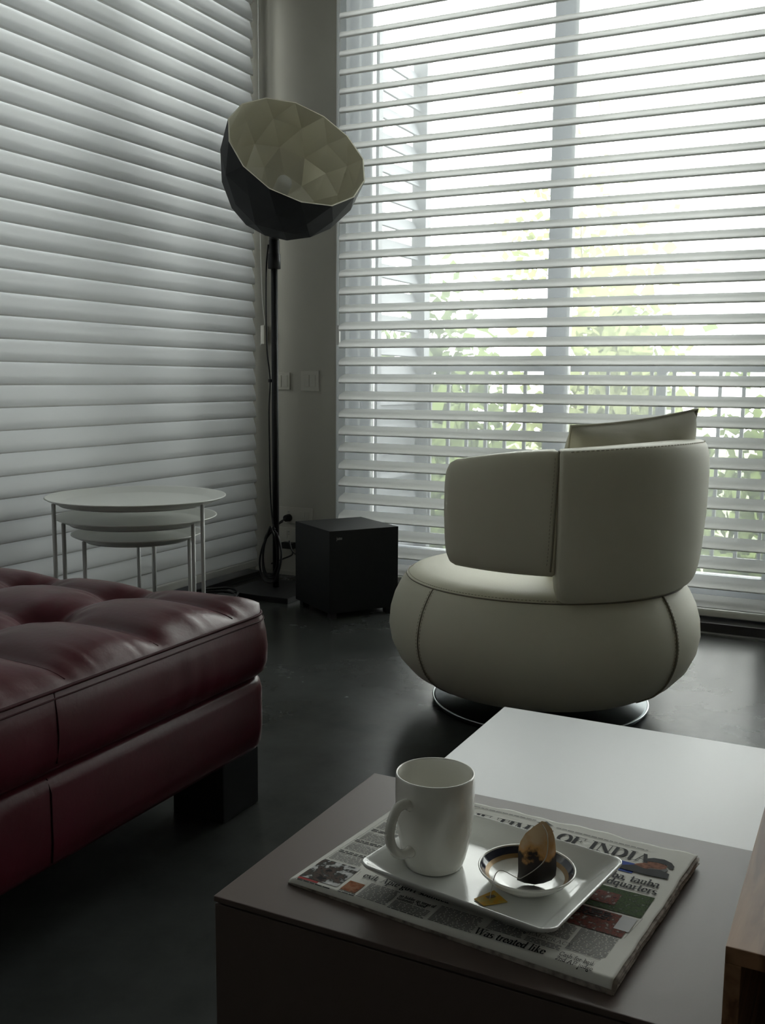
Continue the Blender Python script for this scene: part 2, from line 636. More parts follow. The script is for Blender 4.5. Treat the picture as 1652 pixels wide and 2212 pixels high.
# right blind: vanes tilted open, room-side edge low
RB = empty('window_blind', (-0.8, 4.43, 0.06),
           'wide white sheer blind with open vanes over the bright window behind the cream armchair', 'blind')
profR = [(0.010, 0.014), (0.005, 0.006), (-0.001, 0.0005), (-0.006, 0.0015), (-0.0095, 0.0065), (-0.0105, 0.0125),
         (-0.0085, 0.0215), (-0.002, 0.029), (0.011, 0.035), (0.030, 0.0405), (0.058, 0.0485)]
YB = 4.415
XR0, XR1 = -2.458, 2.20
zR0 = H + 0.0685
kmin = -12
kmax = int((3.08 - zR0) / S)
protos = []
for q in range(3):
    v, f = vane_strip([(d + YB, z) for d, z in profR], XR0, XR1, 'x', 12, 0.0008, q)
    me = bpy.data.meshes.new('vane')
    me.from_pydata(v, [], f)
    for p in me.polygons:
        p.use_smooth = True
    me.materials.append(M['vane'])
    me.materials.append(M['hem'])
    for i, p in enumerate(me.polygons):
        if i % (len(profR) - 1) < 4:
            p.material_index = 1
    protos.append(me)
for k in range(kmin, kmax + 1):
    o = bpy.data.objects.new('vane', protos[k % 3])
    col.objects.link(o)
    o.parent = RB
    o.matrix_parent_inverse = Matrix.Translation(-RB.location)
    o.location = (0, 0, zR0 + k * S)
zb_ = zR0 + kmin * S
for nm, y in (('back_sheer', YB + 0.060),):
    mesh(nm, [(XR0, y, 0.085), (XR1, y, 0.085), (XR1, y, 3.10), (XR0, y, 3.10)], [(0, 1, 2, 3)], M['sheer'], RB)
box('bottom_rail', (XR0, YB - 0.016, 0.052), (XR1, YB + 0.045, 0.083), M['rail'], RB, 0.010, seg=3)
box('head_rail', (XR0, YB - 0.03, 3.10), (XR1, YB + 0.07, 3.17), M["rail"], RB, 0.006)
# pull cord with its tensioner
cz = H + 0.10
cy_ = 4.47
cx_ = -2.497
tube('pull_cord', smooth_path([(cx_ - 0.004, cy_, 3.10), (cx_ - 0.006, cy_, 2.0), (cx_ - 0.012, cy_, 1.55), (cx_ - 0.006, cy_, cz + 0.17)], 6), 0.0016, M['rail'], RB, 5)
tube('pull_cord', smooth_path([(cx_ + 0.006, cy_, 3.10), (cx_ + 0.007, cy_, 1.6), (cx_ + 0.006, cy_, cz + 0.17)], 6), 0.0016, M['rail'], RB, 5)
box('cord_tensioner', (cx_ - 0.010, cy_ - 0.008, cz + 0.075), (cx_ + 0.010, cy_ + 0.008, cz + 0.175), M['rail'], RB, 0.004)

# left blind: vanes shut, overlapping like scales
LB = empty('window_blind', (-2.99, 2.2, 0.06),
           'white blind with shut overlapping vanes on the left wall behind the round nesting tables', 'blind')
XB = -2.990
profL = [(-0.006, 0.005), (-0.001, 0.000), (0.004, 0.001), (0.007, 0.007), (0.0075, 0.018), (0.0055, 0.036),
         (0.000, 0.056), (-0.006, 0.074), (-0.012, 0.092), (-0.018, 0.112), (-0.022, 0.130)]
YL0, YL1 = -1.85, 4.445
zL0 = H - 0.031
kmin = -11
kmax = int((3.08 - zL0) / S)
protos = []
for q in range(4):
    v, f = vane_strip([(d + XB, z) for d, z in profL], YL0, YL1, 'y', 24, 0.0012, 20 + q)
    me = bpy.data.meshes.new('vane')
    me.from_pydata(v, [], f)
    for p in me.polygons:
        p.use_smooth = True
    me.materials.append(M['vane_shut'])
    me.materials.append(M['hem'])
    for i, p in enumerate(me.polygons):
        if i % (len(profL) - 1) < 3:
            p.material_index = 1
    protos.append(me)
for k in range(kmin, kmax + 1):
    o = bpy.data.objects.new('vane', protos[k % 4])
    col.objects.link(o)
    o.parent = LB
    o.matrix_parent_inverse = Matrix.Translation(-LB.location)
    o.location = (0, 0, max(zL0 + k * S, 0.090))
for nm, x in (('back_sheer', XB - 0.034),):
    mesh(nm, [(x, YL0, 0.085), (x, YL1, 0.085), (x, YL1, 3.10), (x, YL0, 3.10)], [(0, 1, 2, 3)], M['sheer'], LB)
box('bottom_rail', (XB - 0.020, YL0, 0.052), (XB + 0.012, YL1, 0.089), M['rail'], LB, 0.008, seg=3)
box('head_rail', (XB - 0.05, YL0, 3.10), (XB + 0.03, YL1, 3.17), M["rail"], LB, 0.006)
tube('pull_cord', smooth_path([(XB + 0.004, 4.50, 3.10), (XB + 0.006, 4.50, 1.9), (XB + 0.012, 4.505, 1.5), (XB + 0.022, 4.51, 1.36), (XB + 0.016, 4.505, 1.28), (XB + 0.004, 4.5, 1.24)], 6), 0.0022, M['rail'], LB, 5)
box('cord_cleat', (XB + 0.002, 4.50, 1.245), (XB + 0.026, 4.535, 1.345), M['plastic'], LB, 0.006)

# ------------------------------------------------------------------ outside
struct(box('balcony_floor', (-3.3, 4.86, -0.25), (4.0, 5.55, -0.03), M['out_floor']))
mesh('garden_ground', [(-40, 5.55, -2.6), (40, 5.55, -2.6), (40, 60, -2.6), (-40, 60, -2.6)], [(0, 1, 2, 3)], M['ground'])['kind'] = 'structure'
struct(box('shading_wall', (-5.0, -3.0, -2.6), (-4.8, 6.2, 1.30), M['out_grey']))  # added out of view to dim the lower vanes of the left blind
YRL = 5.40
RL = empty('balcony_railing', (0, YRL, 0), 'grey balcony railing of thin upright bars outside the bright window', 'railing')
box('top_rail', (-2.44, YRL - 0.025, 1.115), (2.6, YRL + 0.025, 1.160), M['out_grey'], RL, 0.004)
box('bottom_rail', (-2.44, YRL - 0.02, 0.115), (2.6, YRL + 0.02, 0.150), M['out_grey'], RL, 0.004)
bar0 = box('bar', (-2.40, YRL - 0.009, 0.150), (-2.382, YRL + 0.009, 1.115), M['out_grey'], RL)
copies(bar0, 42, (0.117, 0, 0))
for x in (-2.42, -1.05, 0.6, 2.2):
    box('post', (x - 0.025, YRL - 0.025, -0.03), (x + 0.025, YRL + 0.025, 1.115), M['out_grey'], RL, 0.003)

LS = empty('louvre_screen', (-2.52, 5.1, 0), 'pale slatted side screen on the balcony behind the far left of the open blind', 'screen')
box('post', (-2.55, 5.45, -0.03), (-2.46, 5.53, 2.9), M['out_white'], LS, 0.004)
box('post', (-2.56, 4.88, -0.03), (-2.48, 4.93, 2.9), M['out_white'], LS, 0.004)
rot = Matrix.Rotation(rad(66), 4, 'Y')
sl = bmesh.new()
bm_box(sl, (-0.045, 4.93, -0.006), (0.045, 5.45, 0.006), 0, Matrix.Translation((-2.52, 0, 0.12)) @ rot)
s0 = frombm('slat', sl, M['out_white'], LS)
copies(s0, 19, (0, 0, 0.14))
bm = bmesh.new()
box('panel', (-2.525, 4.93, 0.0), (-2.51, 5.45, 1.05), M['out_white'], LS)


def leaf_cloud(n, c, rx, ry, rz, size, rnd, clusters=9, hollow=0.2):
    verts, faces = [], []
    cl = []
    for i in range(clusters):
        a, b = rnd.uniform(0, 2 * PI), rnd.uniform(-1, 1)
        q = rnd.uniform(0.35, 0.85)
        s = math.sqrt(1 - b * b)
        cl.append(Vector((c[0] + rx * q * s * cos(a), c[1] + ry * q * s * sin(a), c[2] + rz * q * b)))
    for i in range(n):
        k = rnd.choice(cl)
        g = Vector((rnd.gauss(0, 1) * rx, rnd.gauss(0, 1) * ry, rnd.gauss(0, 1) * rz)) * 0.24
        p = k + g
        d = Vector((rnd.uniform(-1, 1), rnd.uniform(-1, 1), rnd.uniform(-0.9, 0.5))).normalized()
        e = d.orthogonal().normalized()
        e.rotate(Matrix.Rotation(rnd.uniform(0, 6), 3, d))
        L = size * rnd.uniform(0.7, 1.3)
        W = L * 0.42
        o = len(verts)
        verts += [p, p + d * L * 0.5 + e * W, p + d * L, p + d * L * 0.5 - e * W]
        faces.append((o, o + 1, o + 2, o + 3))
    return verts, faces, cl


def tree(label, base, h, rx, rz, n, leaf, size=0.16, seed=1, clusters=10, cz=None):
    rnd = random.Random(seed)
    t = empty('garden_tree', base, label, 'tree')
    c = (base[0], base[1], base[2] + (cz if cz else h - rz))
    v, f, cl = leaf_cloud(n, c, rx, rx * 0.8, rz, size, rnd, clusters)
    o = mesh('foliage', v, f, M[leaf], t)
    o['kind'] = 'stuff'
    top = Vector((base[0] + 0.1, base[1], c[2]))
    tube('trunk', smooth_path([base, (base[0] + 0.06, base[1] + 0.05, base[2] + h * 0.3), top], 5), [0.11 - 0.06 * i / 10 for i in range(11)], M['bark'], t, 7)
    for q in cl[:5]:
        mid = (top + q) / 2 + Vector((0, 0, -0.15))
        tube('branch', [top, mid, q], [0.035, 0.022, 0.008], M['bark'], t, 5)
    return t


tree('faint tall tree with few pale leaves left of the window post', (-4.6, 16.2, -2.6), 7.4, 1.5, 2.2, 420, 'leaf_b', 0.17, 3, 12)
tree('greyish shrub behind the railing at the far left of the open blind', (-4.45, 8.5, -2.6), 4.0, 0.52, 1.9, 2600, 'leaf_c', 0.13, 5, 16)
tree('leafy shrub behind the railing above the black subwoofer', (-3.15, 7.6, -2.6), 4.1, 0.52, 1.9, 2600, 'leaf_a', 0.12, 4, 16)
tree('bright yellow green shrub behind the railing just left of the window post', (-1.95, 8.5, -2.6), 4.5, 0.52, 2.0, 2600, 'leaf_b', 0.12, 6, 16)
tree('green shrub behind the railing above the armchair cushion', (-0.75, 7.6, -2.6), 3.95, 0.52, 1.9, 2600, 'leaf_a', 0.12, 8, 16)
tree('broad bushy tree farther back between the two left shrubs', (-5.9, 12.9, -2.6), 4.6, 0.95, 1.9, 3000, 'leaf_c', 0.16, 12, 18)
tree('broad pale tree farther back left of the window post', (-2.85, 10.9, -2.6), 5.0, 0.95, 2.2, 3000, 'leaf_b', 0.16, 13, 18)
tree('broad tree farther back at the right edge of the window', (-0.45, 12.6, -2.6), 4.3, 0.9, 1.9, 3000, 'leaf_a', 0.16, 14, 18)


# ------------------------------------------------------------------ burgundy leather chaise
CH = empty('leather_chaise', (-1.95, 1.1, 0), 'burgundy tufted leather chaise on black block legs at the left edge', 'sofa')
X0, X1, Y0, Y1 = -2.62, -1.325, 0.18, 2.035
ZS = 0.492                                  # height of the top seam
BX = [-1.665, -1.985, -2.305]
BY = [1.885, 1.615, 1.345, 1.075, 0.805, 0.535]
RC = 0.075


def round_corner(x, y, r=RC, a=X0, b=X1, c=Y0, d=Y1):
    cx = min(max(x, a + r), b - r)
    cy = min(max(y, c + r), d - r)
    dx, dy = (x - cx) / r, (y - cy) / r
    if dx == 0 or dy == 0:
        return x, y
    return cx + r * dx * math.sqrt(1 - dy * dy / 2), cy + r * dy * math.sqrt(1 - dx * dx / 2)


def top_h(x, y):
    dx = min(abs(x - q) for q in BX)
    dy = min(abs(y - q) for q in BY)
    ex = min(x - X0, X1 - x)
    ey = min(y - Y0, Y1 - y)
    e = min(ex, ey)
    edge = 1 - math.exp(-max(e, 0) / 0.05)
    sx = 1 - math.exp(-(dx / 0.045) ** 1.1)
    sy = 1 - math.exp(-(dy / 0.045) ** 1.1)
    puff = 0.056 * edge * (0.42 + 0.58 * sx) * (0.42 + 0.58 * sy)
    r2 = dx * dx + dy * dy
    puff -= 0.038 * math.exp(-r2 / 0.06 ** 2) * edge
    # pull creases fanning from the buttons and along the front seam
    bx = min(BX, key=lambda q: abs(x - q))
    by = min(BY, key=lambda q: abs(y - q))
    an = math.atan2(y - by, x - bx)
    r = math.sqrt(r2)
    puff += 0.0028 * sin(an * 11) * math.exp(-((r - 0.06) / 0.05) ** 2)
    puff += 0.0022 * sin(y * 95 + 9 * sin(y * 17)) * math.exp(-(((X1 - x) - 0.05) / 0.045) ** 2)
    return ZS + puff


NX, NY = 96, 140
verts, faces = [], []
for i in range(NX + 1):
    for j in range(NY + 1):
        x = X0 + (X1 - X0) * i / NX
        y = Y0 + (Y1 - Y0) * j / NY
        xx, yy = round_corner(x, y)
        verts.append((xx, yy, top_h(xx, yy)))
for i in range(NX):
    for j in range(NY):
        a = i * (NY + 1) + j
        faces.append((a, a + NY + 1, a + NY + 2, a + 1))
loop = [(i, 0) for i in range(NX)] + [(NX, j) for j in range(NY)] + [(i, NY) for i in range(NX, 0, -1)] + [(0, j) for j in range(NY, 0, -1)]
ids = [i * (NY + 1) + j for i, j in loop]
rim = [Vector(verts[k]) for k in ids]


def normals(rim):
    n = len(rim)
    out = []
    for i in range(n):
        t = rim[(i + 1) % n] - rim[i - 1]
        out.append(Vector((t.y, -t.x, 0)).normalized())
    return out


nr = normals(rim)
prev = ids
for q, (off, z) in enumerate([(0.001, ZS - 0.004), (0.008, ZS - 0.014), (0.015, ZS - 0.045), (0.019, ZS - 0.085), (0.017, ZS - 0.12), (0.010, ZS - 0.142), (-0.004, ZS - 0.155), (-0.020, ZS - 0.160)]):
    cur = []
    for k, p in enumerate(rim):
        wr = 0.0011 * sin(p.y * 43 + p.x * 37 + 5 * sin(p.y * 11) + 0.5 * q) * sin(p.y * 9.7 + 1) * (1 if 1 < q < 6 else 0)
        cur.append(len(verts))
        verts.append((p.x + nr[k].x * (off + wr), p.y + nr[k].y * (off + wr), z))
    for k in range(len(ids)):
        k2 = (k + 1) % len(ids)
        faces.append((prev[k2], prev[k], cur[k], cur[k2]))
    prev = cur
faces.append(tuple(prev))
seat = mesh('seat_cushion', verts, faces, M['sofa'], CH, True)
pp = [Vector((p.x + nr[k].x * 0.004, p.y + nr[k].y * 0.004, ZS - 0.002)) for k, p in enumerate(rim)][::2]
tube('piping', pp, 0.0032, M['piping'], seat, 6, True)
pp2 = [Vector((p.x + nr[k].x * 0.010, p.y + nr[k].y * 0.010, ZS - 0.015)) for k, p in enumerate(rim)][::2]
tube('piping', pp2, 0.0016, M['piping'], seat, 6, True)
for y in (1.30, 0.65):
    pts = [(X1 - 0.010, y + 0.012, ZS + 0.004), (X1 + 0.006, y, ZS - 0.012), (X1 + 0.016, y - 0.004, ZS - 0.05), (X1 + 0.0195, y - 0.006, ZS - 0.09), (X1 + 0.014, y - 0.008, ZS - 0.135)]
    tube('seam', smooth_path(pts, 5), 0.0017, M['piping'], seat, 6)
# stitched channels between the buttons
for by in BY:
    pts = []
    for i in range(60):
        x = X1 - 0.012 - (X1 - X0 - 0.03) * i / 59
        pts.append((x, by, top_h(x, by) + 0.0002))
    tube('channel_seam', pts, 0.0016, M['piping'], seat, 5)
for bx in BX:
    for by in BY[:4]:
        v = []
        for k in range(5):
            pass
        b = lathe('button', [(0.0, 0.005), (0.006, 0.0045), (0.011, 0.001), (0.012, -0.003)], M['sofa'], seat, 12,
                  (bx, by, top_h(bx, by) + 0.001))
# base rail under the cushion
bm = bmesh.new()
verts, faces = [], []
prev = None
base_prof = [(-0.040, 0.332), (-0.012, 0.330), (-0.002, 0.322), (0.004, 0.300), (0.004, 0.20), (0.000, 0.165), (-0.008, 0.152), (-0.030, 0.146)]
for q, (off, z) in enumerate(base_prof):
    cur = []
    for k, p in enumerate(rim):
        cur.append(len(verts))
        verts.append((p.x + nr[k].x * off, p.y + nr[k].y * off, z))
    if prev:
        for k in range(len(cur)):
            k2 = (k + 1) % len(cur)
            faces.append((prev[k2], prev[k], cur[k], cur[k2]))
    else:
        faces.append(tuple(reversed(cur)))
    prev = cur
faces.append(tuple(prev))
bm.free()
base = mesh('base_frame', verts, faces, M['sofa'], CH, True)
for y in (1.285, 0.64):
    tube('seam', [(X1 - 0.006, y, 0.327), (X1 + 0.005, y, 0.30), (X1 + 0.005, y, 0.20), (X1 + 0.001, y, 0.163)], 0.0015, M['piping'], base, 6)
for lx, ly in ((-1.345, 2.0), (-2.60, 2.0), (-1.345, 0.36), (-2.60, 0.36)):
    x0, x1 = (lx - 0.15, lx) if lx > -2 else (lx, lx + 0.15)
    box('leg', (x0, ly - 0.15, 0), (x1, ly, 0.146), M['black_wood'], CH, 0.004)

# ------------------------------------------------------------------ nest of round tray tables
NX_, NY_ = -2.53, 2.95
rt = Vector((0.92, 0.39, 0)).normalized()
aw = Vector((-0.39, 0.92, 0)).normalized()


def tray_table(label, r, zt, a0, depth=0.026):
    t = empty('tray_table', (NX_, NY_, 0), label, 'table', 'nest of round white tray tables')
    zb = zt - depth
    prof = [(0.001, zb + 0.004), (r - 0.062, zb + 0.004), (r - 0.052, zb + 0.006), (r - 0.006, zt - 0.001), (r, zt),
            (r + 0.001, zt - 0.003), (r - 0.004, zt - 0.006), (r - 0.048, zb), (r - 0.06, zb - 0.001), (0.001, zb - 0.001)]
    tr = lathe('tray_top', prof, M['tray_white'], t, 72, (NX_, NY_, 0))
    lathe('under_ring', [(r - 0.060, zb), (r - 0.052, zb), (r - 0.052, zb - 0.004), (r - 0.060, zb - 0.004), (r - 0.060, zb)], M['leg_white'], t, 72, (NX_, NY_, 0))
    lp = []
    for q in range(3):
        a = rad(a0 + 120 * q)
        d = rt * cos(a) + aw * sin(a)
        p = Vector((NX_, NY_, 0)) + d * (r - 0.025)
        lp.append(p)
        tube('leg', [(p.x, p.y, 0.0), (p.x, p.y, zb + 0.010)], 0.0078, M['leg_white'], t, 10)
    return t


tray_table('largest and topmost round white tray table of the nest beside the red chaise', 0.338, 0.616, -24)
tray_table('middle round white tray table tucked under the largest tray', 0.302, 0.540, -26)
tray_table('smallest and lowest round white tray table of the nest', 0.246, 0.474, -13)

# ------------------------------------------------------------------ cream swivel armchair
CX, CY = -0.96, 3.10
vw = Vector((-CX, -CY, 0)).normalized()     # towards the sofa side of the room
vr = Vector((-vw.y, vw.x, 0))


def pol(phi, r, z):
    a = rad(phi)
    d = vw * cos(a) + vr * sin(a)
    return Vector((CX + d.x * r, CY + d.y * r, z))


AC = empty('swivel_armchair', (CX, CY, 0), 'round cream leather swivel armchair on a steel disc in front of the bright window', 'armchair')
lathe('base_disc', [(0.001, 0.024), (0.20, 0.024), (0.345, 0.020), (0.352, 0.018), (0.354, 0.012), (0.348, 0.0), (0.001, 0.0)], M['steel'], AC, 80, (CX, CY, 0))
tube('base_rim', [pol(360 * k / 80, 0.3535, 0.017) for k in range(80)], 0.0030, M['steel_rim'], AC, 6, True)
lathe('swivel_column', [(0.09, 0.02), (0.075, 0.035), (0.075, 0.08), (0.16, 0.10)], M['steel'], AC, 32, (CX, CY, 0))
sp = [(0.001, 0.066), (0.22, 0.066), (0.30, 0.071), (0.372, 0.089), (0.430, 0.122), (0.470, 0.166), (0.494, 0.218), (0.503, 0.268),
      (0.499, 0.318), (0.486, 0.364), (0.466, 0.404), (0.450, 0.427), (0.445, 0.431), (0.441, 0.434), (0.428, 0.445), (0.39, 0.456), (0.30, 0.462), (0.15, 0.465), (0.001, 0.466)]
body = lathe('seat_body', sp, M['chair'], AC, 96, (CX, CY, 0))
tube('seam', [pol(360 * k / 96, 0.4462, 0.4325) for k in range(96)], 0.0022, M['chair_seam'], body, 5, True)
dashes('stitching', [pol(-88 + 100 * k / 60, 0.4395, 0.4385) for k in range(61)], M['thread'], body)
side = [(r, z) for r, z in sp if 0.08 < z < 0.432 and r > 0.35]
for ph in (-47, 52, 133, 227):
    pts = [pol(ph, r + 0.0006, z) for r, z in side]
    tube('seam', smooth_path(pts, 4), 0.0019 if ph != 52 else 0.0038, M['chair_seam'], body, 6)
    dashes('stitching', smooth_path([pol(ph + 1.0, r + 0.0005, z) for r, z in side], 4), M['thread'], body)
    dashes('stitching', smooth_path([pol(ph - 1.0, r + 0.0005, z) for r, z in side], 4), M['thread'], body)


def shell_section(zb, zt, rb, rtop, th, shrink=1.0, dz=0.0):
    """Closed cross-section (radius, height) of the wrap-round upholstery."""
    zb, zt = zb + dz, zt - dz
    h = zt - zb
    out = []
    n = 40
    mid_r = (rb + rtop) / 2 - th / 2
    for k in range(n):
        a = 2 * PI * k / n
        ca, sa = cos(a), sin(a)
        e = 0.34
        x = (abs(ca) ** e) * (1 if ca >= 0 else -1)
        y = (abs(sa) ** e) * (1 if sa >= 0 else -1)
        z = (zb + zt) / 2 + y * h / 2
        f = (z - zb) / h
        rr = rb + (rtop - rb) * f
        bul = 0.010 * (1 - (2 * f - 1) ** 2)
        rc = rr - th / 2
        out.append((rc + x * (th / 2 + bul) * shrink, z))
    return out


def shell(name, p0, p1, zbf, ztf, rb, rtop, th, round0, round1, parent, n=40):
    verts, faces = [], []
    cols = []
    er = 0.055 / 0.46 * 180 / PI            # rounding, in degrees
    steps = []
    for e in (0.0, 0.03, 0.1, 0.22, 0.4, 0.65, 1.0):
        steps.append((p0 + er * e if round0 else None, math.sqrt(max(0, 1 - (1 - e) ** 2)), 0.07 * (1 - math.sqrt(max(0, 1 - (1 - e) ** 2)))))
    if round0:
        cols += steps
        a = p0 + er
    else:
        cols += [(p0, 0.80, 0.010), (p0 + 0.4, 0.93, 0.004), (p0 + 1.2, 1, 0)]
        a = p0 + 1.2
    b = p1 - er if round1 else p1 - 1.2
    for k in range(1, n):
        cols.append((a + (b - a) * k / n, 1.0, 0.0))
    if round1:
        for e in (1.0, 0.65, 0.4, 0.22, 0.1, 0.03, 0.0):
            s = math.sqrt(max(0, 1 - (1 - e) ** 2))
            cols.append((p1 - er * e, s, 0.07 * (1 - s)))
    else:
        cols += [(p1 - 1.2, 1, 0), (p1 - 0.4, 0.93, 0.004), (p1, 0.80, 0.010)]
    for ph, s, dz in cols:
        sec = shell_section(zbf(ph), ztf(ph), rb, rtop, th, max(s, 0.05), dz)
        for r, z in sec:
            verts.append(pol(ph, r, z))
    m_ = 40
    for i in range(len(cols) - 1):
        for k in range(m_):
            k2 = (k + 1) % m_
            faces.append((i * m_ + k, (i + 1) * m_ + k, (i + 1) * m_ + k2, i * m_ + k2))
    faces.append(tuple(range(m_)))
    faces.append(tuple(reversed([(len(cols) - 1) * m_ + k for k in range(m_)])))
    return mesh(name, verts, faces, M['chair'], parent, True)


def arm_top(ph):
    return 0.870 - 0.046 * min(1, max(0, (4 - ph) / 46)) ** 1.6


def arm_bot(ph):
    return 0.518 - 0.010 * (ph + 42) / 46


shell('armrest', -42, 4.6, arm_bot, arm_top, 0.462, 0.470, 0.115, True, False, AC, 26)
back = shell('backrest', 4.4, 115.6, lambda p: 0.434 + 0.010 * max(0, (p - 10) / 80) + 0.040 * math.exp(-(p - 4.4) / 0.9) + 0.040 * math.exp(-(115.6 - p) / 0.9), lambda p: 0.872 + 0.018 * sin(rad(max(0, min(180, (p - 4) * 180 / 112)))), 0.480, 0.503, 0.125, False, False, AC, 60)
shell('armrest', 115.4, 162, lambda p: arm_bot(120 - p), lambda p: arm_top(120 - p), 0.462, 0.470, 0.115, False, True, AC, 26)
tube('seam', smooth_path([pol(4.6, 0.430, 0.866), pol(4.4, 0.462, 0.868), pol(4.2, 0.476, 0.85), pol(4.0, 0.484, 0.80), pol(3.4, 0.486, 0.70), pol(3.0, 0.483, 0.60), pol(2.6, 0.474, 0.53)], 5), 0.0026, M['chair_seam'], back, 6)
dashes('stitching', smooth_path([pol(3.0, 0.476, 0.85), pol(2.6, 0.478, 0.78), pol(2.0, 0.479, 0.68), pol(1.6, 0.476, 0.59), pol(1.2, 0.470, 0.54)], 6), M['thread'], back)
dashes('stitching', [pol(8 + 80 * k / 60, 0.487, 0.8665 + 0.018 * sin(rad((4 + 80 * k / 60) * 180 / 112))) for k in range(61)], M['thread'], back, 0.008, 0.006, 0.0012)

# throw cushion leaning in the chair
def pillow(name, wd, ht, th, m, parent, n=26, ear=0.06):
    verts, faces = [], []
    rnd = random.Random(5)
    for side_ in (1, -1):
        for i in range(n + 1):
            for j in range(n + 1):
                u, v = -1 + 2 * i / n, -1 + 2 * j / n
                # edges bow inwards between pointed corners
                x = u * (1 - ear * 1.3 * (1 - v * v)) * wd / 2
                z = v * (1 - ear * 1.9 * (1 - u * u)) * ht / 2
                f = max(0, (1 - u ** 4)) * max(0, (1 - v ** 4))
                y = side_ * th / 2 * f ** 0.62
                y += 0.004 * sin(u * 13 + v * 5) * f + 0.006 * sin((u * 1.4 + 0.3) * 9) * f * math.exp(-((v - 0.75) / 0.3) ** 2)
                verts.append((x, y, z))
    m_ = (n + 1) ** 2
    for s in range(2):
        for i in range(n):
            for j in range(n):
                a = s * m_ + i * (n + 1) + j
                q = (a, a + 1, a + n + 2, a + n + 1)
                faces.append(q if s == 0 else tuple(reversed(q)))
    me = bpy.data.meshes.new(name)
    me.from_pydata(verts, [], faces)
    bmx = bmesh.new()
    bmx.from_mesh(me)
    bmesh.ops.remove_doubles(bmx, verts=bmx.verts, dist=0.0004)
    bmesh.ops.recalc_face_normals(bmx, faces=bmx.faces)
    bmx.to_mesh(me)
    bmx.free()
    o = link(name, me, m, parent, True)
    edge = []
    for k in range(n):
        edge.append((-1 + 2 * k / n, -1))
    for k in range(n):
        edge.append((1, -1 + 2 * k / n))
    for k in range(n):
        edge.append((1 - 2 * k / n, 1))
    for k in range(n):
        edge.append((-1, 1 - 2 * k / n))
    pts = [Vector((u * (1 - ear * 1.3 * (1 - v * v)) * wd / 2, 0, v * (1 - ear * 1.9 * (1 - u * u)) * ht / 2)) for u, v in edge]
    return o, pts


PC = empty('throw_cushion', (0, 0, 0), 'square cream woven cushion with pointed corners leaning in the armchair', 'cushion')
po, pts = pillow('cover', 0.485, 0.52, 0.21, M['cushion'], None, ear=0.022)
po.parent = PC
pe = tube('piped_edge', pts, 0.0035, M['cushion'], None, 6, True)
pe.parent = PC
TL, TR = Vector((-0.800, 2.83, H - 0.127)), Vector((-0.515, 3.205, H - 0.082))
ax = (TR - TL).normalized()
out_ = Vector((ax.y, -ax.x, 0)).normalized()
upv = (Vector((0, 0, 1)) + out_ * 0.34)
upv = (upv - ax * upv.dot(ax)).normalized()
ny = upv.cross(ax).normalized()
ctr = (TL + TR) / 2 - upv * 0.260
PC.matrix_world = Matrix(((ax.x, ny.x, upv.x, ctr.x), (ax.y, ny.y, upv.y, ctr.y), (ax.z, ny.z, upv.z, ctr.z), (0, 0, 0, 1)))

# ------------------------------------------------------------------ floor lamp
PX, PY = -2.66, 4.13
FL = empty('floor_lamp', (PX, PY, 0), 'tall black floor lamp with a tilted faceted bowl shade, cream inside', 'lamp')
box('base_plate', (-2.835, 3.925, 0.0), (-2.465, 4.30, 0.026), M['black'], FL, 0.004)
tube('pole', [(PX, PY, 0.02), (PX, PY, 1.78)], 0.0165, M['black'], FL, 20)
lathe('collar', [(0.018, 1.585), (0.031, 1.588), (0.031, 1.655), (0.026, 1.66), (0.026, 1.72), (0.018, 1.725)], M['black'], FL, 20, (PX, PY, 0))
n_ = Vector((0.6687, -0.4505, 0.5916)).normalized()
c_ = Vector((-2.4004, 3.9281, 1.0117 + H))
e1 = n_.cross(Vector((0, 0, 1))).normalized()
e2 = e1.cross(n_).normalized()
RS, LS_ = 0.329, 0.435
SIDES = 14


def bowl(R, L, jit, seed, inner):
    rnd = random.Random(seed)
    rings = [0.0, 0.27, 0.53, 0.76, 0.93]
    verts, faces = [], []
    for q, l in enumerate(rings):
        rr = R * (1 - l ** 2.35) ** 0.5
        for k in range(SIDES):
            a = 2 * PI * (k + 0.5 * (q % 2)) / SIDES
            j = 1 + (rnd.uniform(-jit, jit) if q else rnd.uniform(-jit, jit) * 0.35)
            dl = rnd.uniform(-0.02, 0.02) if q else 0
            verts.append(c_ + (e1 * cos(a) + e2 * sin(a)) * rr * j - n_ * (l + dl) * L)
    verts.append(c_ - n_ * L)
    for q in range(len(rings) - 1):
        for k in range(SIDES):
            k2 = (k + 1) % SIDES
            a, b = q * SIDES + k, q * SIDES + k2
            c, d = (q + 1) * SIDES + k, (q + 1) * SIDES + k2
            if q % 2 == 0:
                faces += [(a, b, c), (b, d, c)]
            else:
                faces += [(a, b, d), (a, d, c)]
    last = (len(rings) - 1) * SIDES
    for k in range(SIDES):
        faces.append((last + k, last + (k + 1) % SIDES, len(verts) - 1))
    if inner:
        faces = [tuple(reversed(f)) for f in faces]
    return verts, faces


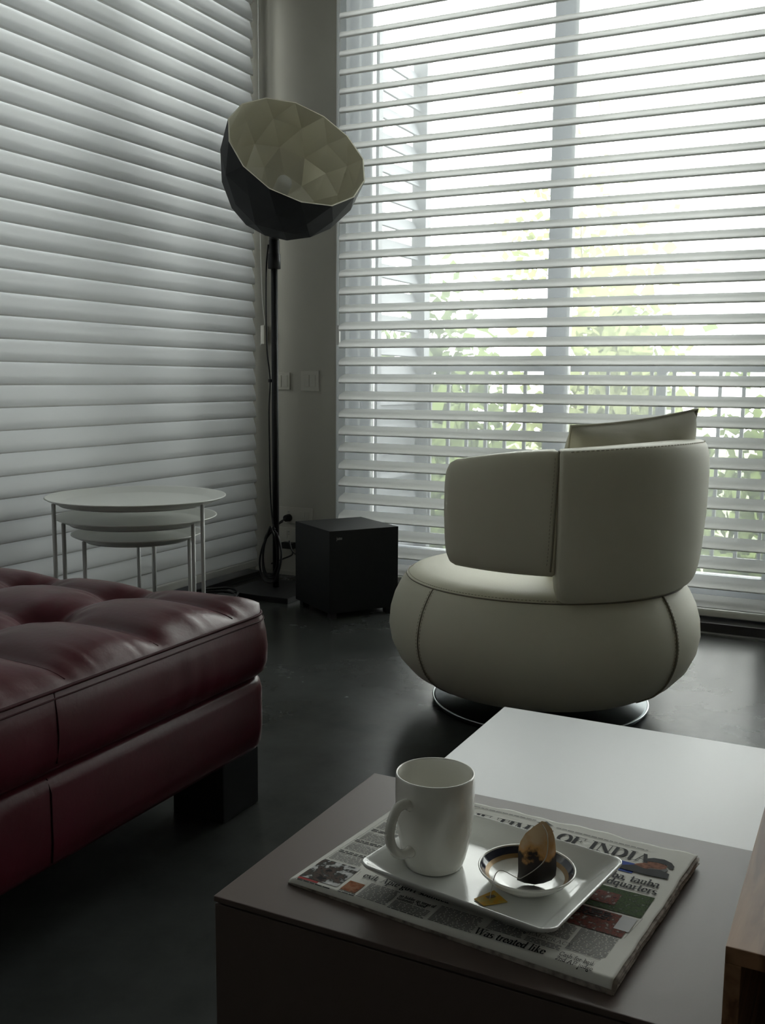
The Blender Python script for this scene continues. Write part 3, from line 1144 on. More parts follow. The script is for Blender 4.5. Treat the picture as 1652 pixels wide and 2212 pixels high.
v, f = bowl(RS, LS_, 0.035, 3, False)
shade = mesh('lamp_shade', v, f, M['shade_out'], FL)
v2, f2 = bowl(RS - 0.006, LS_ - 0.012, 0.035, 3, True)
mesh('shade_lining', v2, f2, M['shade_in'], shade)
ringv = [v[k] for k in range(SIDES)] + [v2[k] for k in range(SIDES)]
mesh('shade_rim', ringv, [(k, (k + 1) % SIDES, SIDES + (k + 1) % SIDES, SIDES + k) for k in range(SIDES)], M['shade_in'], shade)
bc = c_ - n_ * (LS_ - 0.02)
tube('lamp_holder', [bc, bc + n_ * 0.09], 0.028, M['plastic'], FL, 16)
b0 = bc + n_ * 0.09
tube('bulb', [b0, b0 + n_ * 0.02, b0 + n_ * 0.135, b0 + n_ * 0.150, b0 + n_ * 0.155], [0.030, 0.036, 0.036, 0.031, 0.012], M['bulb'], FL, 20)
ap = c_ - n_ * LS_
tube('tilt_joint', smooth_path([(PX, PY, 1.72), (PX - 0.004, PY, 1.77), ap + n_ * 0.03], 4), 0.024, M['black'], FL, 14)
# cord down the pole and its loops at the foot
q = -0.034
cord = [(PX - 0.020, PY - 0.02, 1.70), (PX - 0.038, PY - 0.01, 1.60), (PX - 0.040, PY - 0.012, 1.40), (PX - 0.036, PY - 0.012, 1.20), (PX - 0.020, PY - 0.016, 1.09), (PX - 0.019, PY - 0.014, 1.03),
        (PX - 0.026, PY - 0.014, 0.9), (PX - 0.024, PY - 0.014, 0.6), (PX - 0.018, PY - 0.016, 0.46), (PX - 0.002, PY - 0.026, 0.36), (PX + 0.012, PY - 0.024, 0.30)]
tube('cord', smooth_path(cord, 6), 0.0036, M['cable'], FL, 6)
box('cord_clip', (PX - 0.026, PY - 0.018, 1.045), (PX - 0.014, PY - 0.006, 1.06), M['black'], FL)

LC = empty('cable_bundle', (PX, PY - 0.05, 0.03), 'looped black cables tied round the foot of the lamp pole', 'cable')
loops = [
    [(0.03, 0.02, 0.36), (-0.03, -0.03, 0.30), (-0.062, -0.02, 0.20), (-0.056, -0.03, 0.11), (-0.02, -0.035, 0.075), (0.03, -0.04, 0.10), (0.050, -0.03, 0.18), (0.040, -0.03, 0.27), (0.0, -0.03, 0.33)],
    [(0.02, -0.04, 0.33), (-0.04, -0.04, 0.26), (-0.075, -0.035, 0.15), (-0.05, -0.04, 0.07), (0.01, -0.045, 0.06), (0.045, -0.04, 0.13), (0.055, -0.04, 0.22), (0.03, -0.04, 0.31)],
    [(0.00, -0.05, 0.34), (-0.045, -0.045, 0.22), (-0.04, -0.045, 0.12), (0.0, -0.05, 0.09), (0.035, -0.045, 0.15), (0.03, -0.045, 0.26), (0.00, -0.05, 0.34)]]
for lp in loops:
    tube('cable_loop', smooth_path([(PX + a, PY + b, c) for a, b, c in lp], 6), 0.0052, M['cable'], LC, 7)

CO = empty('cable_coil', (-2.80, 3.72, 0), 'loose dark coil of cable on the floor left of the lamp base', 'cable')
rnd = random.Random(11)
for q in range(4):
    pts = []
    for k in range(28):
        a = 2 * PI * k / 28
        pts.append((-2.79 + (0.10 + 0.012 * q + 0.02 * sin(3 * a + q)) * cos(a), 3.76 + (0.16 + 0.015 * q + 0.02 * sin(2 * a + q)) * sin(a) * 0.8, 0.008 + 0.011 * q + 0.003 * sin(5 * a)))
    tube('cable_loop', pts, 0.0058, M['cable'], CO, 6, True)
box('adapter', (-2.76, 3.73, 0.0), (-2.66, 3.80, 0.05), M['cable'], CO, 0.008)

# ------------------------------------------------------------------ subwoofer
n0 = Vector((-2.1283, 3.7379, 0))
dR = Vector((cos(rad(56.2)), sin(rad(56.2)), 0))
dL = Vector((cos(rad(146.6)), sin(rad(146.6)), 0))
SW = empty('subwoofer', tuple(n0 + dR * 0.175 + dL * 0.178), 'black cube subwoofer with a small silver badge, standing on the floor under the blind', 'speaker')
mt = Matrix(((dR.x, dL.x, 0, n0.x), (dR.y, dL.y, 0, n0.y), (0, 0, 1, 0), (0, 0, 0, 1)))
box('cabinet', (0, 0, 0.028), (0.35, 0.356, 0.40), M['sub'], SW, 0.003, mt)
for x in (0.025, 0.31):
    for y in (0.025, 0.31):
        bm = bmesh.new()
        bm_box(bm, (x - 0.016, y - 0.016, 0.0), (x + 0.016, y + 0.016, 0.029), 0.002, mt)
        frombm('foot', bm, M['black_wood'], SW)


# lettering drawn with a broad-nib pen -----------------------------------------
def arc(cx, cy, rx, ry, a0, a1, n=10):
    return [(cx + rx * cos(rad(a0 + (a1 - a0) * k / n)), cy + ry * sin(rad(a0 + (a1 - a0) * k / n))) for k in range(n + 1)]


def sf(x, y=0.0, h=0.13):
    return [(x - h, y), (x + h, y)]


X = 0.62
G = {
    'T': (0.86, [[(0.02, 1), (0.84, 1)], [(0.43, 0), (0.43, 1)], sf(0.43)], [[(0.02, 1), (0.02, 0.78)], [(0.84, 1), (0.84, 0.78)]]),
    'H': (0.98, [[(0.16, 0), (0.16, 1)], [(0.82, 0), (0.82, 1)], [(0.16, 0.52), (0.82, 0.52)], sf(0.16), sf(0.16, 1), sf(0.82), sf(0.82, 1)], []),
    'E': (0.82, [[(0.16, 0), (0.16, 1)], [(0.03, 1), (0.72, 1)], [(0.16, 0.53), (0.55, 0.53)], [(0.03, 0), (0.76, 0)]], [[(0.72, 1), (0.72, 0.76)], [(0.55, 0.64), (0.55, 0.42)], [(0.76, 0), (0.78, 0.26)]]),
    'F': (0.78, [[(0.16, 0), (0.16, 1)], [(0.03, 1), (0.72, 1)], [(0.16, 0.53), (0.55, 0.53)], sf(0.16)], [[(0.72, 1), (0.72, 0.76)], [(0.55, 0.64), (0.55, 0.42)]]),
    'I': (0.40, [[(0.2, 0), (0.2, 1)], sf(0.2), sf(0.2, 1)], []),
    'M': (1.14, [[(0.22, 1), (0.58, 0.03)], [(0.94, 0), (0.94, 1)], sf(0.16), sf(0.16, 1), sf(0.94), sf(0.98, 1)], [[(0.16, 0), (0.16, 1)], [(0.58, 0.03), (0.94, 1)]]),
    'S': (0.68, [arc(0.34, 0.75, 0.25, 0.25, 55, 270, 12) + arc(0.34, 0.25, 0.27, 0.25, 90, -125, 12)], [[(0.58, 0.98), (0.58, 0.74)], [(0.08, 0.02), (0.08, 0.28)]]),
    'O': (0.98, [arc(0.49, 0.5, 0.38, 0.5, 0, 360, 26)], []),
    'N': (1.0, [[(0.18, 1), (0.84, 0.0)], sf(0.16), sf(0.12, 1), sf(0.84, 1)], [[(0.16, 0), (0.16, 1)], [(0.84, 0), (0.84, 1)]]),
    'D': (0.96, [[(0.16, 0), (0.16, 1)], [(0.03, 1), (0.42, 1)] + arc(0.42, 0.5, 0.40, 0.5, 90, -90, 16) + [(0.03, 0)]], []),
    'A': (0.96, [[(0.46, 1), (0.80, 0)], sf(0.12), sf(0.82)], [[(0.46, 1), (0.12, 0)], [(0.24, 0.34), (0.70, 0.34)]]),
    'W': (1.24, [[(0.12, 1), (0.36, 0)], [(0.62, 1), (0.86, 0)], sf(0.12, 1), sf(0.62, 1), sf(1.12, 1)], [[(0.36, 0), (0.62, 1)], [(0.86, 0), (1.12, 1)]]),
    'C': (0.82, [arc(0.45, 0.5, 0.36, 0.5, 48, 318, 20)], [[(0.70, 0.98), (0.70, 0.70)]]),
    'P': (0.76, [[(0.16, 0), (0.16, 1)], [(0.03, 1), (0.40, 1)] + arc(0.40, 0.74, 0.26, 0.26, 90, -90, 10) + [(0.16, 0.48)], sf(0.16)], []),
    'R': (0.90, [[(0.16, 0), (0.16, 1)], [(0.03, 1), (0.40, 1)] + arc(0.40, 0.75, 0.26, 0.25, 90, -90, 10) + [(0.16, 0.5)], [(0.42, 0.5), (0.74, 0)], sf(0.16), sf(0.78, 0, 0.07)], []),
    'Y': (0.92, [[(0.12, 1), (0.44, 0.48)], [(0.44, 0.48), (0.44, 0)], sf(0.12, 1), sf(0.78, 1), sf(0.44)], [[(0.44, 0.48), (0.78, 1)]]),
    'a': (0.58, [arc(0.27, 0.44, 0.17, 0.18, 150, 0, 8) + [(0.44, 0.08), (0.50, 0.0), (0.56, 0.02)], arc(0.25, 0.17, 0.19, 0.17, 80, 350, 12)], []),
    's': (0.46, [arc(0.23, 0.47, 0.15, 0.15, 50, 270, 8) + arc(0.23, 0.16, 0.17, 0.16, 90, -130, 8)], []),
    't': (0.40, [[(0.17, 0.84), (0.17, 0.12)] + arc(0.27, 0.10, 0.10, 0.10, 180, 320, 5), [(0.02, X), (0.34, X)]], []),
    'r': (0.46, [[(0.15, 0), (0.15, X)], arc(0.32, 0.44, 0.15, 0.18, 170, 60, 6), sf(0.15, 0, 0.11), [(0.03, X), (0.15, X)]], []),
    'e': (0.54, [arc(0.28, 0.31, 0.21, 0.31, 8, 320, 16), [(0.07, 0.35), (0.48, 0.35)]], []),
    'd': (0.62, [arc(0.27, 0.31, 0.20, 0.31, 20, 340, 16), [(0.47, 1.02), (0.47, 0.0)], [(0.34, 1.02), (0.47, 1.02)], [(0.47, 0), (0.58, 0)]], []),
    'l': (0.32, [[(0.15, 0), (0.15, 1.02)], sf(0.15, 0, 0.11), [(0.03, 1.02), (0.15, 1.02)]], []),
    'i': (0.32, [[(0.15, 0), (0.15, X)], sf(0.15, 0, 0.11), [(0.03, X), (0.15, X)], [(0.15, 0.84), (0.15, 0.90)]], []),
    'k': (0.62, [[(0.14, 0), (0.14, 1.02)], [(0.24, 0.36), (0.50, 0)], sf(0.14, 0, 0.11), sf(0.50, 0, 0.10), sf(0.46, X, 0.10)], [[(0.14, 0.26), (0.46, X)]]),
    'b': (0.62, [[(0.14, 0.0), (0.14, 1.02)], arc(0.34, 0.31, 0.20, 0.31, 160, -160, 16), [(0.02, 1.02), (0.14, 1.02)]], []),
    'u': (0.64, [[(0.14, X), (0.14, 0.18)] + arc(0.29, 0.18, 0.15, 0.18, 180, 330, 8), [(0.48, X), (0.48, 0)], [(0.02, X), (0.14, X)], [(0.36, X), (0.48, X)], [(0.48, 0), (0.60, 0)]], []),
    'q': (0.62, [arc(0.27, 0.31, 0.20, 0.31, 20, 340, 16), [(0.47, X), (0.47, -0.34)], sf(0.47, -0.34, 0.12)], []),
    'x': (0.60, [[(0.12, X), (0.48, 0)], sf(0.12, X, 0.1), sf(0.48, X, 0.1), sf(0.12, 0, 0.1), sf(0.48, 0, 0.1)], [[(0.12, 0), (0.48, X)]]),
    'p': (0.62, [[(0.14, -0.34), (0.14, X)], arc(0.34, 0.31, 0.20, 0.31, 160, -160, 16), sf(0.14, -0.34, 0.12), [(0.02, X), (0.14, X)]], []),
    'g': (0.58, [arc(0.26, 0.42, 0.17, 0.20, 0, 360, 16), [(0.16, 0.2), (0.14, 0.08), (0.40, 0.02)] + arc(0.28, -0.14, 0.20, 0.14, 60, -240, 12)], []),
    'o': (0.56, [arc(0.28, 0.31, 0.21, 0.31, 0, 360, 18)], []),
    'v': (0.58, [[(0.12, X), (0.30, 0)], sf(0.12, X, 0.1), sf(0.48, X, 0.09)], [[(0.30, 0), (0.48, X)]]),
    'h': (0.66, [[(0.14, 0), (0.14, 1.02)], arc(0.32, 0.42, 0.18, 0.20, 160, 0, 8) + [(0.50, 0)], sf(0.14, 0, 0.11), sf(0.50, 0, 0.11), [(0.02, 1.02), (0.14, 1.02)]], []),
    'n': (0.66, [[(0.14, 0), (0.14, X)], arc(0.32, 0.42, 0.18, 0.20, 160, 0, 8) + [(0.50, 0)], sf(0.14, 0, 0.11), sf(0.50, 0, 0.11), [(0.02, X), (0.14, X)]], []),
    'f': (0.38, [[(0.16, 0), (0.16, 0.80)] + arc(0.28, 0.82, 0.12, 0.18, 180, 40, 6), [(0.02, X), (0.34, X)], sf(0.16, 0, 0.11)], []),
    'j': (0.32, [[(0.16, X), (0.16, -0.2)] + arc(0.06, -0.2, 0.10, 0.14, 0, -130, 5), [(0.04, X), (0.16, X)], [(0.16, 0.84), (0.16, 0.90)]], []),
    'm': (0.98, [[(0.14, 0), (0.14, X)], arc(0.31, 0.42, 0.17, 0.20, 160, 0, 8) + [(0.48, 0)], arc(0.65, 0.42, 0.17, 0.20, 160, 0, 8) + [(0.82, 0)], sf(0.14, 0, 0.1), sf(0.48, 0, 0.1), sf(0.82, 0, 0.1)], []),
    '2': (0.60, [arc(0.29, 0.74, 0.20, 0.26, 160, -30, 10) + [(0.08, 0.04)], [(0.08, 0.02), (0.52, 0.02)]], []),
    ',': (0.24, [[(0.11, 0.06), (0.11, 0.0), (0.05, -0.14)]], []),
    '.': (0.24, [[(0.11, 0.06), (0.11, 0.0)]], []),
    ':': (0.26, [[(0.12, 0.06), (0.12, 0.0)], [(0.12, 0.52), (0.12, 0.46)]], []),
    '-': (0.36, [[(0.06, 0.30), (0.30, 0.30)]], []),
    ' ': (0.34, [], []),
}


def hull(pts):
    pts = sorted(set((round(a, 5), round(b, 5)) for a, b in pts))
    def half(ps):
        h = []
        for p in ps:
            while len(h) > 1 and (h[-1][0] - h[-2][0]) * (p[1] - h[-2][1]) - (h[-1][1] - h[-2][1]) * (p[0] - h[-2][0]) <= 0:
                h.pop()
            h.append(p)
        return h[:-1]
    return half(pts) + half(pts[::-1])


def lettering(text, nib=0.15, thin=0.045, space=0.05, slant=0.0):
    """Polygons of a line of serif text, cap height 1; returns polygons and width."""
    x0 = 0.0
    polys = []
    for ch in text:
        wd, fat, fine = G[ch]
        for strokes, nw in ((fat, nib), (fine, thin)):
            for s in strokes:
                for a, b in zip(s, s[1:]):
                    pts = []
                    for q in (a, b):
                        for dx in (-nw / 2, nw / 2):
                            for dy in (-thin / 2, thin / 2):
                                pts.append((x0 + q[0] + dx + slant * q[1], q[1] + dy))
                    polys.append(hull(pts))
        x0 += wd + space
    return polys, x0


pl, wd = lettering('jamo', 0.10, 0.07)
vv, ff = [], []
for pg in pl:
    o = len(vv)
    for a, b in pg:
        k = 0.028 / wd
        vv.append(mt @ Vector((0.034 + a * k, -0.0006, 0.360 + b * k * 1.2)))
    ff.append(tuple(range(o, len(vv))))
mesh('badge', vv, ff, M['silver'], SW)
tube('power_cable', smooth_path([(-2.42, 3.99, 0.17), (-2.50, 4.10, 0.19), (-2.56, 4.12, 0.22), (-2.60, 4.16, 0.26)], 6), 0.004, M['cable'], SW, 6)

# ------------------------------------------------------------------ wall plates
def plate(name, label, cat, x0, x1, z0, z1, cells, group=None):
    t = empty(name, ((x0 + x1) / 2, YP, z0), label, cat, group)
    box('cover_plate', (x0, YP - 0.009, z0), (x1, YP, z1), M['plastic'], t, 0.002)
    for a, b, c, d in cells:
        box('rocker', (a, YP - 0.012, c), (b, YP - 0.008, d), M['plastic_gap'] if (b - a) < 0.012 else M['plastic'], t, 0.0015)
    return t


plate('switch_plate', 'white switch plate half hidden behind the lamp pole', 'switch', -2.958, -2.826, 1.006, 1.096,
      [(-2.945, -2.915, 1.02, 1.082), (-2.906, -2.878, 1.02, 1.082), (-2.868, -2.840, 1.02, 1.082)])
plate('switch_plate', 'square white switch plate right of the lamp pole', 'switch', -2.757, -2.648, 1.000, 1.106,
      [(-2.738, -2.705, 1.022, 1.084), (-2.702, -2.668, 1.022, 1.084)])
plate('socket_plate', 'upper white socket plate behind the subwoofer, plug in it', 'socket', -2.93, -2.688, 0.288, 0.374,
      [(-2.775, -2.735, 0.318, 0.355), (-2.730, -2.705, 0.318, 0.355), (-2.840, -2.830, 0.345, 0.352)])
plate('socket_plate', 'lower white socket plate between the lamp pole and the subwoofer', 'socket', -2.93, -2.688, 0.180, 0.262,
      [(-2.839, -2.831, 0.236, 0.243), (-2.839, -2.831, 0.222, 0.229), (-2.87, -2.845, 0.20, 0.245)])
PG = empty('power_plug', (-2.834, 4.50, 0.315), 'round black plug in the upper socket plate', 'plug')
bm = bmesh.new()
bmesh.ops.create_cone(bm, cap_ends=True, segments=24, radius1=0.021, radius2=0.018, depth=0.032)
bmesh.ops.transform(bm, matrix=Matrix.Translation((-2.834, 4.515, 0.316)) @ Matrix.Rotation(PI / 2, 4, 'X'), verts=bm.verts)
frombm('plug_body', bm, M['cable'], PG, False)
tube('lead', smooth_path([(-2.836, 4.50, 0.312), (-2.85, 4.47, 0.30), (-2.86, 4.44, 0.27), (-2.855, 4.42, 0.20), (-2.83, 4.38, 0.12)], 6), 0.0045, M['cable'], PG, 6)
PG2 = empty('power_plug', (-2.81, 4.50, 0.165), 'flat black plug below the lower socket plate', 'plug')
box('plug_body', (-2.862, 4.495, 0.150), (-2.792, 4.539, 0.184), M['cable'], PG2, 0.004)
tube('lead', smooth_path([(-2.80, 4.50, 0.155), (-2.77, 4.46, 0.13), (-2.80, 4.40, 0.11), (-2.81, 4.32, 0.10)], 6), 0.0045, M['cable'], PG2, 6)

# ------------------------------------------------------------------ coffee tables
def cube_table(name, label, x0, x1, y0, y1, zt, m, gap=0.0025, th=0.006):
    t = empty(name, ((x0 + x1) / 2, (y0 + y1) / 2, 0), label, 'table')
    box('top_panel', (x0, y0, zt - th), (x1, y1, zt), m, t, 0.0012)
    zb = zt - th
    box('front_panel', (x0 + 0.001, y0 + 0.001, 0), (x1 - 0.001, y0 + 0.019, zb - gap), m, t, 0.001)
    box('back_panel', (x0 + 0.001, y1 - 0.019, 0), (x1 - 0.001, y1 - 0.001, zb - gap), m, t, 0.001)
    box('side_panel', (x0 + 0.001, y0 + 0.019, 0), (x0 + 0.019, y1 - 0.019, zb - gap), m, t, 0.001)
    box('side_panel', (x1 - 0.019, y0 + 0.019, 0), (x1 - 0.001, y1 - 0.019, zb - gap), m, t, 0.001)
    box('inner_frame', (x0 + 0.004, y0 + 0.004, zb - 0.03), (x1 - 0.004, y1 - 0.004, zb), m, t)
    return t


cube_table('coffee_table', 'dark taupe lacquered box table carrying the newspaper and white tray', -0.584, -0.0835, 0.784, 1.149, 0.530, M['taupe'])
cube_table('coffee_table', 'lower white lacquered box table behind the taupe one', -0.584, -0.0835, 1.152, 1.676, 0.466, M['white_lac'])
WT = empty('coffee_table', (0.15, 1.15, 0), 'walnut open-ended table at the bottom right corner', 'table')
WX, WYF = -0.0818, 0.774
box('top_panel', (WX, WYF, 0.606), (0.42, 1.60, 0.620), M['wood'], WT, 0.001)
box('leg_panel', (WX, WYF, 0.0), (WX + 0.0125, 1.60, 0.606), M['wood'], WT, 0.001)
box('leg_panel', (0.4075, WYF, 0.0), (0.42, 1.60, 0.606), M['wood'], WT, 0.001)
box('back_panel', (WX + 0.0125, 1.42, 0.05), (0.4075, 1.434, 0.606), M['wood'], WT)

# ------------------------------------------------------------------ newspaper
TT = 0.530
PW, PD = 0.354, 0.276
PO = Vector((-0.5287, 0.8404, TT))
ua = rad(-5.7)
PU = Vector((cos(ua), sin(ua), 0))
PV = Vector((-sin(ua), cos(ua), 0))


def surf(u, v):
    """Height of the front page over the table top."""
    a = min(1, max(0, u / PW))
    h = 0.0068 + 0.0062 * a
    h += 0.0007 * sin(v * 22 + u * 7) * (0.4 + a) + 0.0005 * sin(u * 26 - v * 14)
    if v < 0.005:                           # folded near edge rolls down
        t = (0.005 - v) / 0.005
        h -= (0.55 * h) * (1 - math.sqrt(max(0, 1 - min(1, t) ** 2)))
    if u < 0.012:
        h -= 0.35 * h * ((0.012 - u) / 0.012) ** 2
    return h


def pp_(u, v, lift=0.0):
    p = PO + PU * u + PV * v
    return Vector((p.x, p.y, TT + surf(u, v) + lift))


def far_edge(u):
    return PD + 0.0018 * sin(u * 60) + 0.0012 * sin(u * 150 + 1)


def right_edge(v, k=0):
    r = random.Random(k * 17 + 3)
    return PW + 0.0004 * sin(v * 50 + k * 2.1) + 0.0003 * sin(v * 140 + k) + (r.uniform(-0.003, 0.003) if k else 0)


NP = empty('newspaper', tuple(PO + PU * PW / 2 + PV * PD / 2 - Vector((0, 0, 0))), 'thick folded newspaper lying under the white tray on the taupe table', 'newspaper')


def sheet(name, zf, th, k, m, nu=40, nv=30):
    verts, faces = [], []
    for lay in (1, 0):
        for i in range(nu + 1):
            for j in range(nv + 1):
                v = j / nv
                fe = far_edge(0)
                vv_ = v * (far_edge(i / nu * PW) - (0.0012 * (k % 3)))
                uu = i / nu * right_edge(vv_, k)
                p = PO + PU * uu + PV * vv_
                s = surf(uu, vv_)
                ed = 0.00025 * sin(vv_ * 60 + k * 1.7) * max(0, (i / nu - 0.85) / 0.15)
                z = TT + s * zf + ed - (0 if lay else th)
                verts.append((p.x, p.y, max(z, TT + 0.0002)))
    n = (nu + 1) * (nv + 1)
    for i in range(nu):
        for j in range(nv):
            a = i * (nv + 1) + j
            faces.append((a, a + nv + 1, a + nv + 2, a + 1))
            faces.append((n + a, n + a + 1, n + a + nv + 2, n + a + nv + 1))
    per = [i * (nv + 1) for i in range(nu + 1)] + [nu * (nv + 1) + j for j in range(1, nv + 1)] + [i * (nv + 1) + nv for i in range(nu - 1, -1, -1)] + [j for j in range(nv - 1, 0, -1)]
    for q in range(len(per)):
        a, b = per[q], per[(q + 1) % len(per)]
        faces.append((b, a, n + a, n + b))
    return mesh(name, verts, faces, m, NP, True)


sheet('front_page', 1.0, 0.0006, 0, M['paper'], 110, 110)
for k in range(1, 9):
    sheet('page', 1.0 - k * 0.105 - 0.03, 0.0007, k, M['paper_edge'], 24, 24)


def print_poly(polys, u0, v0, s, ang=0.0, lift=0.0009):
    vv, ff = [], []
    ca, sa = cos(ang), sin(ang)
    for pg in polys:
        o = len(vv)
        for a, b in pg:
            x, y = a * s, b * s
            vv.append(pp_(u0 + x * ca - y * sa, v0 + x * sa + y * ca, lift))
        ff.append(tuple(range(o, len(vv))))
    return vv, ff


def headline(name, text, u0, v0, s, m, right=None, nib=0.15, thin=0.045, space=0.04, stretch=1.0):
    pl, wd = lettering(text, nib, thin, space)
    pl = [[(a * stretch, b) for a, b in pg] for pg in pl]
    if right is not None:
        u0 = right - wd * s * stretch
    vv, ff = print_poly(pl, u0, v0, s)
    return mesh(name, vv, ff, m, NP)


def patch(name, u0, u1, v0, v1, m, lift=0.0005, n=24):
    vv, ff = [], []
    for i in range(n + 1):
        for j in range(n + 1):
            vv.append(pp_(u0 + (u1 - u0) * i / n, v0 + (v1 - v0) * j / n, lift))
    for i in range(n):
        for j in range(n):
            a = i * (n + 1) + j
            ff.append((a, a + n + 1, a + n + 2, a + 1))
    return mesh(name, vv, ff, m, NP)


def flat(name, pts, m, lift=0.0008):
    vv = [pp_(a, b, lift) for a, b in pts]
    return mesh(name, vv, [tuple(range(len(vv)))], m, NP)


def columns(name, blocks, m, pitch=0.00235, hgt=0.00115, seed=1, gap=0.0011, wlo=0.003, whi=0.009):
    rnd = random.Random(seed)
    vv, ff = [], []
    for u0, u1, v0, v1 in blocks:
        v = v1
        while v - hgt > v0:
            u = u0
            while u < u1 - 0.002:
                L = min(rnd.uniform(wlo, whi), u1 - u)
                o = len(vv)
                for a, b in ((u, v - hgt), (u + L, v - hgt), (u + L, v), (u, v)):
                    vv.append(pp_(a, b, 0.0007))
                ff.append((o, o + 1, o + 2, o + 3))
                u += L + gap
            v -= pitch
    o = mesh(name, vv, ff, m, NP)
    o['kind'] = 'stuff'
    return o


mk = 0.0195
pl, wdI = lettering('INDIA', 0.17, 0.035, 0.06)
headline('masthead', 'THE TIMES OF INDIA', 0, 0.2285, mk, M['ink'], 0.315, 0.23, 0.048, 0.05, 0.0705 / (wdI * mk))
columns('date_line', [(0.075, 0.168, 0.2625, 0.2655), (0.196, 0.305, 0.256, 0.259)], M['ink_soft'], seed=2, hgt=0.0014, wlo=0.004)
flat('crest', [(0.170, 0.260), (0.176, 0.264), (0.180, 0.268), (0.185, 0.264), (0.192, 0.260), (0.181, 0.258)], M['ink_soft'])
patch('blue_strip', 0.232, 0.306, 0.199, 0.2215, M['ink_blue'])
headline('strip_title', 'MASTER', 0, 0.204, 0.0072, M['ink_white'], 0.294, 0.12, 0.06)
# printed picture: man in a dark cap resting his face on his hand
flat('printed_coat', [(0.286, 0.2035), (0.292, 0.212), (0.303, 0.2185), (0.315, 0.215), (0.330, 0.220), (0.341, 0.2155), (0.3425, 0.2045), (0.320, 0.2025)], M['ink'], 0.0010)
flat('printed_face', [(0.300, 0.213), (0.303, 0.2215), (0.3085, 0.2265), (0.312, 0.232), (0.325, 0.2365), (0.334, 0.232), (0.335, 0.223), (0.328, 0.2165), (0.316, 0.214), (0.308, 0.2105)], M['skin_ink'], 0.0009)
flat('printed_beard', [(0.316, 0.214), (0.320, 0.219), (0.330, 0.221), (0.335, 0.226), (0.338, 0.222), (0.333, 0.213), (0.324, 0.2105)], M['ink_soft'], 0.0010)
flat('printed_cap', [(0.3075, 0.2315), (0.309, 0.238), (0.316, 0.2435), (0.327, 0.2455), (0.336, 0.2415), (0.341, 0.2345), (0.3415, 0.2275), (0.337, 0.2275), (0.333, 0.234), (0.322, 0.2345)], M['ink'], 0.0010)
headline('headline', 'tauba tauba, tauba', 0, 0.1815, 0.0132, M['ink'], 0.3395, 0.17, 0.06, 0.02, 0.80)
headline('headline', 'at headquarters', 0, 0.1665, 0.0132, M['ink'], 0.3415, 0.17, 0.06, 0.02, 0.80)
patch('garden_photo', 0.240, 0.3425, 0.116, 0.161, M['ph_green'])
patch('garden_photo', 0.270, 0.312, 0.126, 0.150, M['ph_red'], 0.0007)
patch('street_photo', 0.235, 0.338, 0.072, 0.112, M['ph_red'])
patch('photo_box', 0.3255, 0.3405, 0.0845, 0.112, M['ink_white'], 0.0007)
columns('photo_caption', [(0.262, 0.318, 0.094, 0.110)], M['ink'], 0.0040, 0.0024, 8, 0.0015, 0.006, 0.014)
columns('body_text', [(0.300, 0.337, 0.0265, 0.0700), (0.262, 0.297, 0.040, 0.068), (0.262, 0.297, 0.0185, 0.0275), (0.222, 0.259, 0.0185, 0.040),
                      (0.167, 0.214, 0.004, 0.034), (0.1215, 0.1625, 0.003, 0.0185), (0.083, 0.1185, 0.003, 0.034), (0.0615, 0.0815, 0.001, 0.0065),
                      (0.010, 0.054, 0.0005, 0.0035), (0.011, 0.052, 0.058, 0.074), (0.012, 0.053, 0.085, 0.104), (0.013, 0.054, 0.116, 0.136), (0.014, 0.055, 0.149, 0.168), (0.015, 0.056, 0.181, 0.205),
                      (0.016, 0.060, 0.214, 0.236)], M['ink_soft'])
columns('subheads', [(0.011, 0.053, 0.0755, 0.082), (0.012, 0.053, 0.107, 0.113), (0.013, 0.054, 0.139, 0.146), (0.014, 0.056, 0.171, 0.178), (0.016, 0.058, 0.207, 0.2125)], M['ink'], 0.0031, 0.0019, 4, 0.0012, 0.004, 0.010)
headline('subhead', 'no bidder on verge of', 0.1215, 0.0258, 0.0052, M['ink'], None, 0.17, 0.10, 0.02, 0.72)
headline('subhead', 'statement: Noted', 0.1215, 0.0205, 0.0052, M['ink'], None, 0.17, 0.10, 0.02, 0.72)
headline('headline', 'exit, Apte govt sounded', 0.0675, 0.0405, 0.0105, M['ink'], None, 0.15, 0.05, 0.02, 0.80)
headline('headline', 'Was treated like', 0.2165, 0.0055, 0.0112, M['ink'], None, 0.17, 0.06, 0.02, 0.74)
headline('subhead', 'DEMOCRACY', 0, 0.0305, 0.0058, M['ink_soft'], 0.3050, 0.10, 0.06, 0.06, 0.95)
headline('subhead', 'Cash-for-bail:', 0.2995, 0.0125, 0.0062, M['ink'], None, 0.09, 0.09, 0.0, 0.80)
headline('subhead', '2nd AP judge', 0.2995, 0.0042, 0.0062, M['ink'], None, 0.09, 0.09, 0.0, 0.80)
patch('match_photo', 0.0080, 0.0565, 0.0095, 0.0545, M['ph_match'])
patch('red_caption', 0.0085, 0.0340, 0.0050, 0.0085, M['ink_red'])
patch('portrait_photo', 0.0610, 0.0795, 0.0080, 0.0280, M['ph_face'])
flat('column_rule', [(0.0068, 0.002), (0.0072, 0.002), (0.0128, 0.24), (0.0124, 0.24)], M['ink_soft'])
flat('column_rule', [(0.0588, 0.000), (0.0591, 0.000), (0.0600, 0.050), (0.0597, 0.050)], M['ink_soft'])
flat('column_rule', [(0.3405, 0.072), (0.3408, 0.072), (0.3445, 0.116), (0.3442, 0.116)], M['ink_soft'])

# ------------------------------------------------------------------ white tray
tc_ = Vector((-0.329, 0.9175, 0))
ta = rad(-9.2)
TU = Vector((cos(ta), sin(ta), 0))
TV = Vector((-sin(ta), cos(ta), 0))


